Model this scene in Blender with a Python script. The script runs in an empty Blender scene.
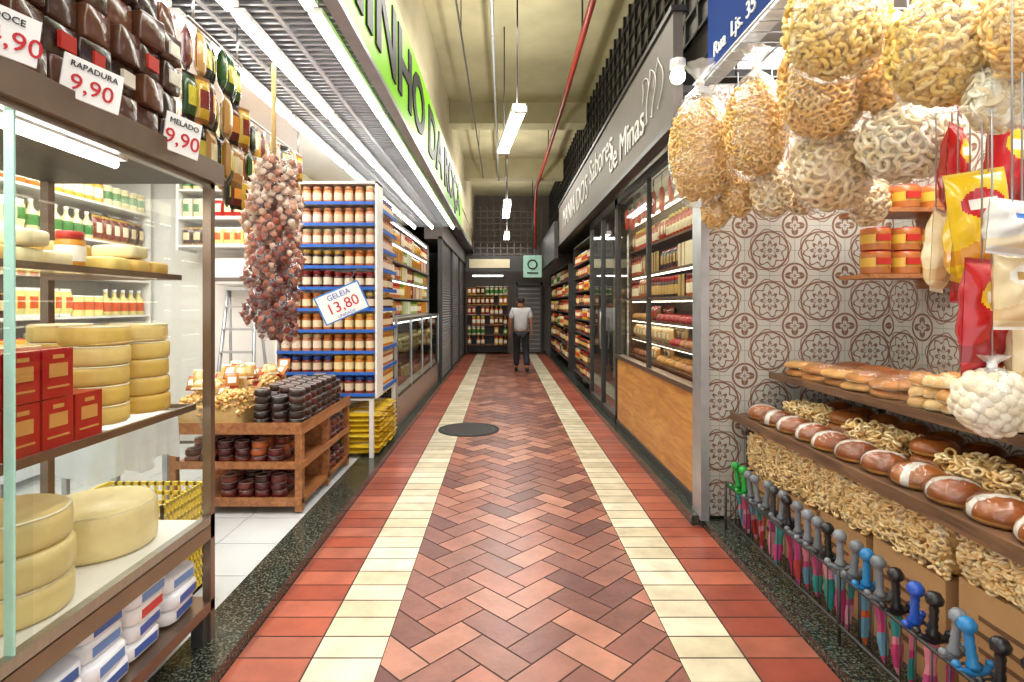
import bpy, bmesh, math, random
import numpy as np
from mathutils import Vector, Matrix, Euler
random.seed(7)
R=random.random
U=random.uniform
scene=bpy.context.scene

def C(h):
    h=h.lstrip('#'); o=[]
    for i in (0,2,4):
        c=int(h[i:i+2],16)/255
        o.append(c/12.92 if c<=.04045 else ((c+.055)/1.055)**2.4)
    return tuple(o)

# ------------------------------------------------------------ materials
MAT={}
def base_mat(name):
    m=bpy.data.materials.new(name); m.use_nodes=True
    nt=m.node_tree; nt.nodes.clear()
    out=nt.nodes.new('ShaderNodeOutputMaterial')
    MAT[name]=m
    return m,nt,out
def pm(name,base=None,rough=.5,metal=0,nscale=8,namt=.12,bump=0,bscale=40,spec=.5,coat=0,stretch=(1,1,1),sss=0):
    m,nt,out=base_mat(name); N=nt.nodes; L=nt.links
    b=N.new('ShaderNodeBsdfPrincipled'); L.new(b.outputs[0],out.inputs[0])
    b.inputs['Roughness'].default_value=rough; b.inputs['Metallic'].default_value=metal
    b.inputs['Specular IOR Level'].default_value=spec
    b.inputs['Coat Weight'].default_value=coat
    tc=N.new('ShaderNodeTexCoord'); mp=N.new('ShaderNodeMapping'); mp.inputs['Scale'].default_value=stretch
    L.new(tc.outputs['Object'],mp.inputs[0])
    no=N.new('ShaderNodeTexNoise'); no.inputs['Scale'].default_value=nscale; no.inputs['Detail'].default_value=4
    L.new(mp.outputs[0],no.inputs['Vector'])
    mr=N.new('ShaderNodeMapRange'); mr.inputs[1].default_value=.25; mr.inputs[2].default_value=.75
    mr.inputs[3].default_value=1-namt; mr.inputs[4].default_value=1+namt
    L.new(no.outputs[0],mr.inputs[0])
    vm=N.new('ShaderNodeVectorMath'); vm.operation='SCALE'
    if base is None:
        at=N.new('ShaderNodeAttribute'); at.attribute_name='Col'
        L.new(at.outputs['Color'],vm.inputs[0])
    else:
        vm.inputs[0].default_value=base
    L.new(mr.outputs[0],vm.inputs['Scale'])
    L.new(vm.outputs[0],b.inputs['Base Color'])
    if bump>0:
        n2=N.new('ShaderNodeTexNoise'); n2.inputs['Scale'].default_value=bscale; L.new(mp.outputs[0],n2.inputs['Vector'])
        bp=N.new('ShaderNodeBump'); bp.inputs['Strength'].default_value=bump; bp.inputs['Distance'].default_value=.01
        L.new(n2.outputs[0],bp.inputs['Height']); L.new(bp.outputs[0],b.inputs['Normal'])
    return m
def emis(name,col,s):
    m,nt,out=base_mat(name)
    e=nt.nodes.new('ShaderNodeEmission'); e.inputs[0].default_value=(*col,1); e.inputs[1].default_value=s
    nt.links.new(e.outputs[0],out.inputs[0])
def glassm(name,tint=(1,1,1),refl=.7,base=.04,power=4,rough=.02,haze=0,bump=0):
    m,nt,out=base_mat(name); N=nt.nodes; L=nt.links
    t=N.new('ShaderNodeBsdfTransparent'); t.inputs[0].default_value=(*tint,1)
    g=N.new('ShaderNodeBsdfGlossy'); g.inputs['Roughness'].default_value=rough
    lw=N.new('ShaderNodeLayerWeight'); lw.inputs[0].default_value=.5
    pw=N.new('ShaderNodeMath'); pw.operation='POWER'; pw.inputs[1].default_value=power
    mu=N.new('ShaderNodeMath'); mu.operation='MULTIPLY_ADD'; mu.inputs[1].default_value=refl; mu.inputs[2].default_value=base; mu.use_clamp=True
    L.new(lw.outputs['Facing'],pw.inputs[0]); L.new(pw.outputs[0],mu.inputs[0])
    src=t
    if haze>0:
        d=N.new('ShaderNodeBsdfDiffuse'); d.inputs[0].default_value=(.9,.9,.9,1)
        mx0=N.new('ShaderNodeMixShader'); mx0.inputs[0].default_value=haze
        L.new(t.outputs[0],mx0.inputs[1]); L.new(d.outputs[0],mx0.inputs[2]); src=mx0
    mx=N.new('ShaderNodeMixShader'); L.new(mu.outputs[0],mx.inputs[0]); L.new(src.outputs[0],mx.inputs[1]); L.new(g.outputs[0],mx.inputs[2])
    L.new(mx.outputs[0],out.inputs[0])
    if bump>0:
        tc=N.new('ShaderNodeTexCoord'); n2=N.new('ShaderNodeTexNoise'); n2.inputs['Scale'].default_value=22; n2.inputs['Detail'].default_value=3
        L.new(tc.outputs['Object'],n2.inputs['Vector'])
        bp=N.new('ShaderNodeBump'); bp.inputs['Strength'].default_value=bump; bp.inputs['Distance'].default_value=.02
        L.new(n2.outputs[0],bp.inputs['Height']); L.new(bp.outputs[0],g.inputs['Normal'])

pm('gloss',None,.28,namt=.06)
pm('foil',None,.22,namt=.10,nscale=14,bump=.5,bscale=14,coat=.3)
pm('matte',None,.75,namt=.12,nscale=20)
pm('food',None,.5,namt=.15,nscale=30,bump=.2,bscale=60)
pm('cheese',None,.38,namt=.13,nscale=9,bump=.25,bscale=22)
pm('bread',None,.3,namt=.35,nscale=14,bump=.3,bscale=30)
pm('tilefloor',None,.34,namt=.2,nscale=7,bump=.12,bscale=30)
pm('grout',C('#4d3a30'),.85)
pm('steel',C('#a9a6a0'),.3,metal=.9,namt=.08,nscale=4,stretch=(1,20,1))
pm('bronze',C('#8a7868'),.33,metal=.85,namt=.1)
pm('dark',C('#343231'),.45,namt=.1)
pm('black',C('#171717'),.4,namt=.1)
pm('white',C('#e6e4df'),.45,namt=.03)
pm('whitefloor',C('#bfc3c4'),.25,namt=.07,nscale=3)
pm('cream',C('#cdc3a2'),.8,namt=.1,nscale=2)
pm('ceil',C('#aca482'),.85,namt=.22,nscale=1.3)
pm('grey',C('#68605a'),.6,namt=.06)
pm('lgrey',C('#8c8a86'),.6,namt=.06)
pm('mesh',C('#8b8d90'),.4,metal=.6,namt=.08)
pm('green',C('#8ad70e'),.4,namt=.03,nscale=2)
pm('blue',C('#12357a'),.8,namt=.04,spec=.2)
pm('card',C('#b58a5c'),.8,namt=.1,nscale=5)
pm('redpipe',C('#8a2a20'),.4)
pm('skin',C('#a06c4e'),.55,namt=.05)
pm('hair',C('#2b2623'),.8,namt=.3,nscale=60,bump=.6,bscale=90)
pm('shirt',C('#b9babc'),.85,namt=.08,nscale=10,bump=.3,bscale=8)
pm('trousers',C('#22242b'),.85,namt=.15)
pm('cloth',C('#dfe4ea'),.9,namt=.06,bump=.2,bscale=6)
pm('alu',C('#b9bcc0'),.35,metal=.7)
pm('palegreen',C('#a9d8c8'),.5)
emis('lamp',(1,.97,.92),22)
emis('lampw',(1,.86,.62),8)
emis('lampdim',(1,.95,.88),7)
glassm('glass',(.95,.98,.965),.75)
glassm('glassdark',(.72,.80,.77),.9)
glassm('plastic',(.985,.985,.98),.6,.07,2.2,rough=.10,haze=.05,bump=.9)
glassm('cling',(.99,.99,.99),.35,.05,3,rough=.10,haze=0,bump=.6)
glassm('film',(.985,.985,.98),.6,.10,2,rough=.12,haze=.4,bump=.9)
def wood(name,c1,c2,ax=(1,12,12),rough=.4):
    m,nt,out=base_mat(name); N=nt.nodes; L=nt.links
    b=N.new('ShaderNodeBsdfPrincipled'); L.new(b.outputs[0],out.inputs[0]); b.inputs['Roughness'].default_value=rough
    tc=N.new('ShaderNodeTexCoord'); mp=N.new('ShaderNodeMapping'); mp.inputs['Scale'].default_value=ax
    no=N.new('ShaderNodeTexNoise'); no.inputs['Scale'].default_value=2.2; no.inputs['Detail'].default_value=8; no.inputs['Distortion'].default_value=1.2
    cr=N.new('ShaderNodeValToRGB'); cr.color_ramp.elements[0].position=.3; cr.color_ramp.elements[1].position=.7
    cr.color_ramp.elements[0].color=(*c1,1); cr.color_ramp.elements[1].color=(*c2,1)
    L.new(tc.outputs['Object'],mp.inputs[0]); L.new(mp.outputs[0],no.inputs['Vector']); L.new(no.outputs[0],cr.inputs[0]); L.new(cr.outputs[0],b.inputs['Base Color'])
wood('wood',C('#84502e'),C('#b57a4a'),(10,1.5,10))
wood('woodpanel',C('#a86c32'),C('#d09850'),(6,1,8))
wood('wooddark',C('#4a3526'),C('#7d5c42'),(10,1.2,10))
m,nt,out=base_mat('granite'); N=nt.nodes; L=nt.links
b=N.new('ShaderNodeBsdfPrincipled'); L.new(b.outputs[0],out.inputs[0]); b.inputs['Roughness'].default_value=.15
tc=N.new('ShaderNodeTexCoord'); vo=N.new('ShaderNodeTexNoise'); vo.inputs['Scale'].default_value=95; vo.inputs['Detail'].default_value=6
cr=N.new('ShaderNodeValToRGB'); cr.color_ramp.elements[0].position=.48; cr.color_ramp.elements[0].color=(*C('#20241f'),1)
cr.color_ramp.elements[1].position=.78; cr.color_ramp.elements[1].color=(*C('#7a8272'),1)
L.new(tc.outputs['Object'],vo.inputs['Vector']); L.new(vo.outputs[0],cr.inputs[0]); L.new(cr.outputs[0],b.inputs['Base Color'])
class E:
    nt=None
    def __init__(s,k): s.k=k
    @staticmethod
    def op(o,*a):
        n=E.nt.nodes.new('ShaderNodeMath'); n.operation=o
        for i,x in enumerate(a):
            if isinstance(x,E): E.nt.links.new(x.k,n.inputs[i])
            else: n.inputs[i].default_value=x
        return E(n.outputs[0])
    def __add__(s,o): return E.op('ADD',s,o)
    def __sub__(s,o): return E.op('SUBTRACT',s,o)
    def __mul__(s,o): return E.op('MULTIPLY',s,o)
    def __lt__(s,o): return E.op('LESS_THAN',s,o)
    def __gt__(s,o): return E.op('GREATER_THAN',s,o)
m,nt,out=base_mat('pattern'); N=nt.nodes; L=nt.links; E.nt=nt
b=N.new('ShaderNodeBsdfPrincipled'); L.new(b.outputs[0],out.inputs[0]); b.inputs['Roughness'].default_value=.35
ge=N.new('ShaderNodeNewGeometry'); sp=N.new('ShaderNodeSeparateXYZ'); L.new(ge.outputs['Position'],sp.inputs[0])
x=E(sp.outputs[0]); y=E(sp.outputs[1]); z=E(sp.outputs[2]); P=.34
h=(x+y)
u=E.op('FRACT',h*(1/P))-.5; v=E.op('FRACT',z*(1/P))-.5
ab=lambda a:E.op('ABSOLUTE',a)
r=E.op('SQRT',u*u+v*v); th=E.op('ARCTAN2',v,u)
pet=ab(E.op('COSINE',th*4))
fill=E.op('MULTIPLY', r<(pet*.11+.09), r>(pet*.065+.07))
lines=[fill, ab(r-.37)<.018, r<.045, ab(r-(E.op('SINE',th*8)*.045+.285))<.017, ab(r-(E.op('SINE',th*8)*.02+.41))<.010]
u2=E.op('SUBTRACT',.5,ab(u)); v2=E.op('SUBTRACT',.5,ab(v)); r2=E.op('SQRT',u2*u2+v2*v2); th2=E.op('ARCTAN2',v2,u2)
p2=ab(E.op('COSINE',th2*2))
lines+=[E.op('MULTIPLY', r2<(p2*.12+.075), r2>(p2*.06+.045)), ab(r2-.24)<.020, r2<.03]
t=lines[0]
for q in lines[1:]: t=E.op('MAXIMUM',t,q)
hp=P/2
g=E.op('MAXIMUM',ab(E.op('FRACT',h*(1/hp))-.5)>.488, ab(E.op('FRACT',z*(1/hp))-.5)>.488)
mx=N.new('ShaderNodeMix'); mx.data_type='RGBA'; L.new(t.k,mx.inputs[0]); mx.inputs[6].default_value=(*C('#b3b1a8'),1); mx.inputs[7].default_value=(*C('#765442'),1)
mx2=N.new('ShaderNodeMix'); mx2.data_type='RGBA'; L.new(g.k,mx2.inputs[0]); L.new(mx.outputs[2],mx2.inputs[6]); mx2.inputs[7].default_value=(*C('#8b8884'),1)
L.new(mx2.outputs[2],b.inputs['Base Color'])

# ------------------------------------------------------------ mesh builder
def TM(x=0,y=0,z=0,rz=0,rx=0,ry=0,s=(1,1,1)):
    return Matrix.Translation((x,y,z))@Euler((rx,ry,rz)).to_matrix().to_4x4()@Matrix.Diagonal((s[0],s[1],s[2],1))
class MB:
    def __init__(s): s.V=[];s.F=[];s.C=[];s.M=[];s.S=[];s.n=0;s.slots=[]
    def slot(s,n):
        if n not in s.slots: s.slots.append(n)
        return s.slots.index(n)
    def add(s,T,M=None,pal=((.8,.8,.8),),mat='gloss',smooth=True):
        V,F,K=T
        if M is not None:
            A=np.array(M); V=V@A[:3,:3].T+A[:3,3]
        n=s.n
        s.V.append(V); s.F.extend([tuple([i+n for i in f]) for f in F])
        lp=len(pal)-1
        s.C.extend([pal[k if k<=lp else lp] for k in K])
        s.M.extend([s.slot(mat)]*len(F))
        s.S.extend([smooth]*len(F)); s.n+=len(V)
    def box(s,x0,x1,y0,y1,z0,z1,mat='gloss',pal=((.8,.8,.8),)):
        s.add(BOX,TM((x0+x1)/2,(y0+y1)/2,z0,s=(x1-x0,y1-y0,z1-z0)),pal,mat,False)
    def pane(s,p,mat='glass'):
        s.add((np.array(p,float),[(0,1,2,3)],[0]),None,mat=mat,smooth=False)
    def build(s,name,parent=None):
        me=bpy.data.meshes.new(name); V=np.concatenate(s.V)
        mn=V.min(0); mxx=V.max(0); o=np.array([(mn[0]+mxx[0])/2,(mn[1]+mxx[1])/2,mn[2]])
        me.from_pydata((V-o).tolist(),[],s.F)
        a=me.attributes.new('Col','FLOAT_COLOR','FACE')
        c=np.ones((len(s.F),4),dtype=np.float32); c[:,:3]=np.array(s.C,dtype=np.float32); a.data.foreach_set('color',c.ravel())
        for n in s.slots: me.materials.append(MAT[n])
        me.polygons.foreach_set('material_index',s.M); me.polygons.foreach_set('use_smooth',s.S); me.update()
        ob=bpy.data.objects.new(name,me); ob.location=o; scene.collection.objects.link(ob)
        if parent: attach(ob,parent)
        return ob
def attach(ob,parent):
    ob.parent=parent; ob.matrix_parent_inverse=Matrix.Translation(parent.location).inverted()
def tb(bm,K=None):
    V=np.array([v.co[:] for v in bm.verts]); F=[tuple(v.index for v in f.verts) for f in bm.faces]; bm.free()
    return V,F,(K or [0]*len(F))
_v=[(-.5,-.5,0),(.5,-.5,0),(.5,.5,0),(-.5,.5,0),(-.5,-.5,1),(.5,-.5,1),(.5,.5,1),(-.5,.5,1)]
BOX=(np.array(_v,float),[(0,3,2,1),(4,5,6,7),(0,1,5,4),(1,2,6,5),(2,3,7,6),(3,0,4,7)],[0,0,1,0,0,0])
def rbox(bev=.08,seg=2):
    bm=bmesh.new(); bmesh.ops.create_cube(bm,size=1); bmesh.ops.translate(bm,verts=bm.verts,vec=(0,0,.5))
    bmesh.ops.bevel(bm,geom=bm.edges[:]+bm.verts[:],offset=bev,segments=seg,affect='EDGES',profile=.5); bm.verts.index_update()
    return tb(bm)
RB=rbox(); RB2=rbox(.2,3)
def lathe(prof,n=12):
    V=[];F=[];K=[]
    for (r_,z_,k) in prof:
        for i in range(n):
            a=2*math.pi*i/n; V.append((r_*math.cos(a),r_*math.sin(a),z_))
    for j in range(len(prof)-1):
        for i in range(n):
            i2=(i+1)%n; F.append((j*n+i,j*n+i2,(j+1)*n+i2,(j+1)*n+i)); K.append(prof[j+1][2])
    if prof[0][0]>.0005: F.append(tuple(range(n))[::-1]); K.append(prof[0][2])
    if prof[-1][0]>.0005: F.append(tuple((len(prof)-1)*n+i for i in range(n))); K.append(prof[-1][2])
    return np.array(V),F,K
def sphere(nu=12,nv=8):
    return lathe([(max(.0001,math.sin(math.pi*j/nv)),-math.cos(math.pi*j/nv),0) for j in range(nv+1)],nu)
def torus(Rr,r_,nu=12,nv=6):
    V=[];F=[]
    for i in range(nu):
        a=2*math.pi*i/nu
        for j in range(nv):
            b_=2*math.pi*j/nv; q=Rr+r_*math.cos(b_); V.append((q*math.cos(a),q*math.sin(a),r_*math.sin(b_)))
    for i in range(nu):
        for j in range(nv):
            F.append((i*nv+j,((i+1)%nu)*nv+j,((i+1)%nu)*nv+(j+1)%nv,i*nv+(j+1)%nv))
    return np.array(V),F,[0]*len(F)
def tube(pts,rad,n=6):
    pts=[Vector(p) for p in pts]; V=[];F=[]
    rad=rad if isinstance(rad,(list,tuple)) else [rad]*len(pts)
    t0=(pts[1]-pts[0]).normalized(); nn=t0.orthogonal().normalized()
    for i,p in enumerate(pts):
        t_=(pts[min(i+1,len(pts)-1)]-pts[max(i-1,0)]).normalized()
        nn=(nn-t_*nn.dot(t_)).normalized(); bb=t_.cross(nn)
        for j in range(n):
            a=2*math.pi*j/n; V.append((p+(nn*math.cos(a)+bb*math.sin(a))*rad[i])[:])
    for i in range(len(pts)-1):
        for j in range(n): F.append((i*n+j,i*n+(j+1)%n,(i+1)*n+(j+1)%n,(i+1)*n+j))
    F.append(tuple(range(n))[::-1]); F.append(tuple((len(pts)-1)*n+j for j in range(n)))
    return np.array(V),F,[0]*len(F)
def bar(mb,a,b_,r_,mat='steel',n=6): mb.add(tube([a,b_],r_,n),None,mat=mat)
def packet(nx=6,nz=10,kf=None,wr=0):
    V=[];F=[];K=[]
    for side in (-1,1):
        for j in range(nz+1):
            for i in range(nx+1):
                u_=i/nx*2-1; w=j/nz*2-1
                t_=(max(0,1-u_**4)*max(0,1-(abs(w)/.9)**3 if abs(w)<.9 else 0))**.6
                t2=t_*(1+wr*math.sin(7*u_+3*w+side)*.5+wr*math.sin(9*w-4*u_)*.5)
                V.append((u_*.5*(1-.06*t_)+wr*.02*math.sin(11*w),side*(.5*t2+.01),j/nz))
    m_=(nx+1)*(nz+1)
    for s_ in (0,1):
        for j in range(nz):
            for i in range(nx):
                a=s_*m_+j*(nx+1)+i; q=(a,a+1,a+nx+2,a+nx+1); F.append(q if s_==0 else q[::-1])
                if kf: K.append(kf((i+.5)/nx*2-1,(j+.5)/nz*2-1))
                else: K.append(2 if j in(0,nz-1) else (1 if 3<=j<=6 and 1<=i<=4 else 0))
    return np.array(V),F,K
PKT=packet()
def _kf(u_,w):
    if abs(w)>.92: return 2
    if (u_/.75)**2+((w-.35)/.28)**2<1: return 3 if abs(w-.35)<.09 and abs(u_)<.5 else 1
    if -.75<w<-.25+.25*u_: return 4
    return 0
PKF=packet(30,50,_kf,.22)
JAR=lathe([(.0001,0,0),(.48,0,0),(.5,.04,0),(.5,.2,0),(.505,.22,1),(.505,.62,1),(.5,.64,0),(.5,.72,0),(.42,.78,0),(.42,.80,2),(.46,.80,2),(.46,.99,2),(.44,1,2),(.0001,1,2)],12)
BOT=lathe([(.0001,0,0),(.5,0,0),(.5,.15,0),(.51,.16,1),(.51,.5,1),(.5,.52,0),(.48,.6,0),(.2,.72,0),(.18,.88,0),(.2,.89,2),(.2,1,2),(.0001,1,2)],10)
CAN=lathe([(.0001,0,2),(.5,0,2),(.5,.04,0),(.5,.3,0),(.5,.7,1),(.5,.95,0),(.46,1,2),(.0001,1,2)],16)
SPH=sphere(); SPHS=sphere(8,6)
DISC=lathe([(.0001,0,0),(.44,0,0),(.5,.15,0),(.5,.6,0),(.44,.85,0),(.3,.97,0),(.0001,1,0)],16)
GARL=lathe([(.0001,0,0),(.3,.05,0),(.5,.3,0),(.45,.55,0),(.2,.8,0),(.08,1,0),(.0001,1.25,0)],9)
BUN=lathe([(.0001,0,0),(.42,.0,0),(.5,.2,0),(.48,.5,0),(.36,.82,0),(.18,.97,0),(.0001,1,0)],18)
def hbun(kf):
    pr=[(.0001,0,0),(.40,.0,0),(.47,.08,0),(.5,.22,0),(.495,.4,0),(.46,.6,0),(.38,.8,0),(.26,.92,0),(.12,.98,0),(.0001,1,0)]
    V,F,K=lathe(pr,36); return V,F,[kf(V[list(f)].mean(0)) for f in F]
BUNB=hbun(lambda c:1 if abs(c[0])<.09 and c[2]>.1 else (2 if c[2]<.25 else 0))
BUND=hbun(lambda c:1 if (c[0]**2+c[1]**2)<.09 and c[2]>.5 else (2 if c[2]<.25 else 0))
RING=torus(.75,.27,14,7)
MAC=tube([(math.cos(a)*.8,math.sin(a)*.8,0) for a in (0,.6,1.2,1.8,2.4,3.0)],.36,6)
CHIP=lathe([(.0001,-.1,0),(.9,-.12,0),(1,0,0),(.9,.12,0),(.0001,.1,0)],14)

# ------------------------------------------------------------ text
def text(body,size,loc,rot,mat,parent,ext=.003,sx=1,off=0):
    cu=bpy.data.curves.new('t','FONT'); cu.body=body; cu.size=size; cu.extrude=ext; cu.align_x='CENTER'; cu.align_y='CENTER'; cu.resolution_u=3; cu.offset=off
    o=bpy.data.objects.new('t',cu); scene.collection.objects.link(o)
    dg=bpy.context.evaluated_depsgraph_get(); me=bpy.data.meshes.new_from_object(o.evaluated_get(dg)); bpy.data.objects.remove(o)
    me.materials.clear(); me.materials.append(MAT[mat]); ob=bpy.data.objects.new('lettering',me); scene.collection.objects.link(ob)
    ob.location=loc; ob.rotation_euler=[math.radians(a) for a in rot]; ob.scale=(sx,1,1)
    attach(ob,parent); return ob
pm('inkred',C('#c3222a'),.6); pm('inkblack',C('#131313'),.5); pm('inkwhite',C('#f2f2f2'),.5); pm('inkgrey',C('#cfccc8'),.5); pm('inkblue',C('#2360b8'),.5)

# ================================================================ ROOM
mb=MB(); mb.box(-4.3,3.2,-2,19,-.1,0,'grout')
def clip(poly,x0,x1):
    for (sgn,lim) in ((1,x0),(-1,-x1)):
        o=[]
        for i in range(len(poly)):
            a=poly[i]; b_=poly[(i+1)%len(poly)]; da=sgn*a[0]-lim; db=sgn*b_[0]-lim
            if da>=0: o.append(a)
            if (da>=0)!=(db>=0):
                t_=da/(da-db); o.append((a[0]+(b_[0]-a[0])*t_,a[1]+(b_[1]-a[1])*t_))
        poly=o
        if len(poly)<3: return []
    return poly
def flat(poly,z_,c):
    mb.add((np.array([(p[0],p[1],z_) for p in poly]),[tuple(range(len(poly)))],[0]),None,(c,),'tilefloor',False)
XA,XB=-.51,.744
herr=[C(c) for c in('#a06450','#935844','#7e4c40','#a8705a','#744539','#ae7862','#955f4e','#875646','#804e43','#683c34')]
W=.15; gp=.004; c45=math.cos(math.pi/4)
for i in range(-140,140):
    for j in range(-140,140):
        d=(i-j)%4
        if d==0: rc=(i*W,(i+2)*W,j*W,(j+1)*W)
        elif d==3: rc=(i*W,(i+1)*W,j*W,(j+2)*W)
        else: continue
        cx=(rc[0]+rc[1])/2; cy=(rc[2]+rc[3])/2; X=(cx-cy)*c45+.12; Y=(cx+cy)*c45
        if not(XA-.3<X<XB+.3 and -1.5<Y<17.6): continue
        q=[(rc[0]+gp,rc[2]+gp),(rc[1]-gp,rc[2]+gp),(rc[1]-gp,rc[3]-gp),(rc[0]+gp,rc[3]-gp)]
        q=[((a-b_)*c45+.12,(a+b_)*c45) for a,b_ in q]; q=clip(q,XA,XB)
        if q: flat(q,.003,random.choice(herr))
creams=[C(c) for c in('#d6cbb0','#cdc1a4','#dbd2b8','#c8bc9c')]
reds=[C(c) for c in('#a5553e','#984a36','#ae5f48','#8e4636','#a05c48')]
y_=-1.5
while y_<17.5:
    for (a,b_,pl) in ((-.81,-.51,creams),(.744,1.03,creams),(-1.13,-.81,reds),(1.03,1.35,reds)):
        flat([(a+.004,y_+.004),(b_-.004,y_+.004),(b_-.004,y_+.151),(a+.004,y_+.151)],.003,random.choice(pl))
    y_+=.155
mb.build('floor')
mb=MB(); mb.box(-1.36,-1.13,-1.5,17.5,0,.06,'granite'); mb.build('trim_1')
mb=MB(); mb.box(1.35,1.6,-1.5,3.8,0,.05,'granite'); mb.box(1.28,1.5,3.8,17.5,0,.07,'granite'); mb.build('trim_2')
mb=MB()
for i in range(7):
    for j in range(18):
        mb.box(-4.2+i*.41,-4.2+i*.41+.405,-1.5+j*.41,-1.5+j*.41+.405,0,.045,'whitefloor')
mb.build('floor_shop')
mb=MB(); mx_,my_=-.41,6.72
mb.add(lathe([(.0001,0,0),(.365,0,0),(.365,.012,0),(.335,.012,1),(.335,.009,1),(.32,.009,1),(.32,.013,0),(.0001,.013,0)],40),TM(mx_,my_,.0),pal=(C('#4a4744'),C('#222222')),mat='matte',smooth=False)
for i in range(-5,6):
    hw=math.sqrt(max(0,.30**2-(i*.052)**2))
    mb.box(mx_-hw,mx_+hw,my_+i*.052-.006,my_+i*.052+.006,.012,.017,'dark')
mb.build('manhole_cover')
mb=MB(); mb.box(-4.3,-4.2,-2,7.2,0,3.2,'white'); mb.build('wall_left')
mb=MB(); mb.box(-4.2,-2.25,6.0,6.1,0.045,3.0,'white'); mb.build('wall_shop_end')
mb=MB(); mb.box(-4.2,-1.75,-2,6.1,3.0,3.1,'white'); mb.build('ceiling_shop')
mb=MB(); mb.box(-1.0,-.9,-2,17.5,3.66,4.9,'cream'); mb.build('wall_left_upper')
mb=MB(); mb.box(-2.4,-2.3,6.1,17.5,0,3.1,'cream'); mb.build('wall_left_rear')
mb=MB(); mb.box(-2.3,-.9,10.7,17.5,3.12,3.2,'dark'); mb.box(-2.3,-1.75,6.1,10.7,3.02,3.08,'white'); mb.build('ceiling_left')
mb=MB(); mb.box(-1.0,-.92,10.65,17.5,3.2,3.66,'cream'); mb.build('wall_left_band')
mb=MB(); mb.box(2.62,2.72,-2,3.8,0,3.2,'pattern'); mb.build('wall_right')
mb=MB(); mb.box(1.39,2.75,3.8,3.9,0,3.0,'pattern'); mb.build('wall_tiled')
mb=MB(); mb.box(1.33,1.385,3.76,3.93,.05,2.9,'alu'); mb.build('trim_3')
mb=MB(); mb.box(2.3,2.4,3.91,17.5,0,3.1,'cream'); mb.build('wall_right_rear')
mb=MB(); mb.box(1.46,2.4,3.91,17.5,3.1,3.15,'dark'); mb.box(1.46,2.7,-1.2,3.8,3.25,3.3,'lgrey'); mb.build('ceiling_right')
mb=MB(); mb.box(1.46,1.55,-2,17.5,3.3,4.9,'grey')
for k in range(60):
    yy=1+k*.28; mb.box(1.42,1.45,yy,yy+.03,3.5,4.9,'black')
for k in range(7):
    mb.box(1.42,1.45,1,17,3.5+k*.2,3.52+k*.2,'black')
mb.build('wall_right_upper')
mb=MB(); mb.box(-1,1.55,-2,17.5,4.9,5.0,'ceil'); mb.build('ceiling')
for yy,zb in ((5.0,4.72),(9.4,4.55),(13.0,4.45)):
    mb=MB(); mb.box(-.9,1.4,yy,yy+.35,zb,4.9,'ceil'); mb.build('ceiling_beam')
mb=MB(); mb.box(-2.4,2.4,17.5,17.6,0,5,'grey'); mb.build('wall_back')

mb=MB(); mb.add(tube([(.83,-1,4.40),(.86,8,4.38),(.8,13.5,4.3),(.8,13.9,3.8),(.8,13.9,2.9)],.035,8),mat='redpipe')
for yy in (2,6,10.5): bar(mb,(.85,yy,4.38),(.85,yy,4.9),.01,'dark')
mb.build('sprinkler_pipe')
mb=MB(); mb.add(tube([(-.12,-1,4.40),(-.1,13,4.40)],.02,6),mat='alu'); mb.add(tube([(-.45,-1,4.42),(-.45,12.9,4.42)],.012,6),mat='dark')
for yy in (2,6,10.5): bar(mb,(-.11,yy,4.38),(-.11,yy,4.9),.008,'dark'); bar(mb,(-.45,yy,4.4),(-.45,yy,4.9),.006,'dark')
mb.build('conduit_pipe')
def lum(x0,y0,x1,y1,z_,name='fluorescent_lamp'):
    d=Vector((x1-x0,y1-y0,0)); a=math.atan2(d.y,d.x)-math.pi/2; Ln=d.length
    mb=MB(); M=TM((x0+x1)/2,(y0+y1)/2,z_,rz=a)
    mb.add(BOX,M@TM(0,0,.03,s=(.13,Ln,.05)),mat='white',smooth=False)
    for sx in(-.05,.05):
        mb.add(tube([(sx,-Ln/2+.04,.01),(sx,Ln/2-.04,.01)],.018,8),M,mat='lamp')
    for sy in(-.4,.4): mb.add(tube([(0,Ln*sy,.08),(0,Ln*sy,4.9-z_)],.008,5),M,mat='dark')
    for sy in (-.5,.5): mb.add(BOX,M@TM(0,Ln*sy,-.01,s=(.15,.04,.06)),mat='white',smooth=False)
    mb.build(name)
lum(.16,5.5,.0,7.0,3.4); lum(.08,10.2,.06,11.9,3.35); lum(.1,14.2,.1,15.4,3.3)

# ================================================================ LEFT CANOPY + SIGN
mb=MB()
mb.box(-1.70,-.82,-.5,10.6,3.0,3.06,'mesh')
for xx in (-1.68,-1.46,-1.14,-.83): mb.box(xx-.012,xx+.012,-.5,10.6,2.955,3.0,'alu')
k=-.4
while k<10.5:
    mb.box(-1.66,-.85,k,k+.018,2.962,2.978,'alu'); k+=.06
mb.build('canopy_grille')
for xx in (-1.62,-1.30,-.92):
    mb=MB()
    for q in range(7):
        y0=-.3+q*1.52
        mb.box(xx-.035,xx+.035,y0,y0+1.46,2.925,2.954,'white')
        mb.add(tube([(xx,y0+.03,2.91),(xx,y0+1.43,2.91)],.02,8),mat='lamp')
    mb.build('tube_light_strip')
mb=MB(); mb.box(-.80,-.75,-.3,10.2,2.9,3.62,'green'); mb.box(-.81,-.74,-.3,10.2,2.87,2.9,'alu'); sg=mb.build('shop_sign')
text('CAMINHO DA ROÇA',.66,(-.745,5.35,3.25),(90,0,90),'inkblack',sg,.006,1.36,.018)

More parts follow.
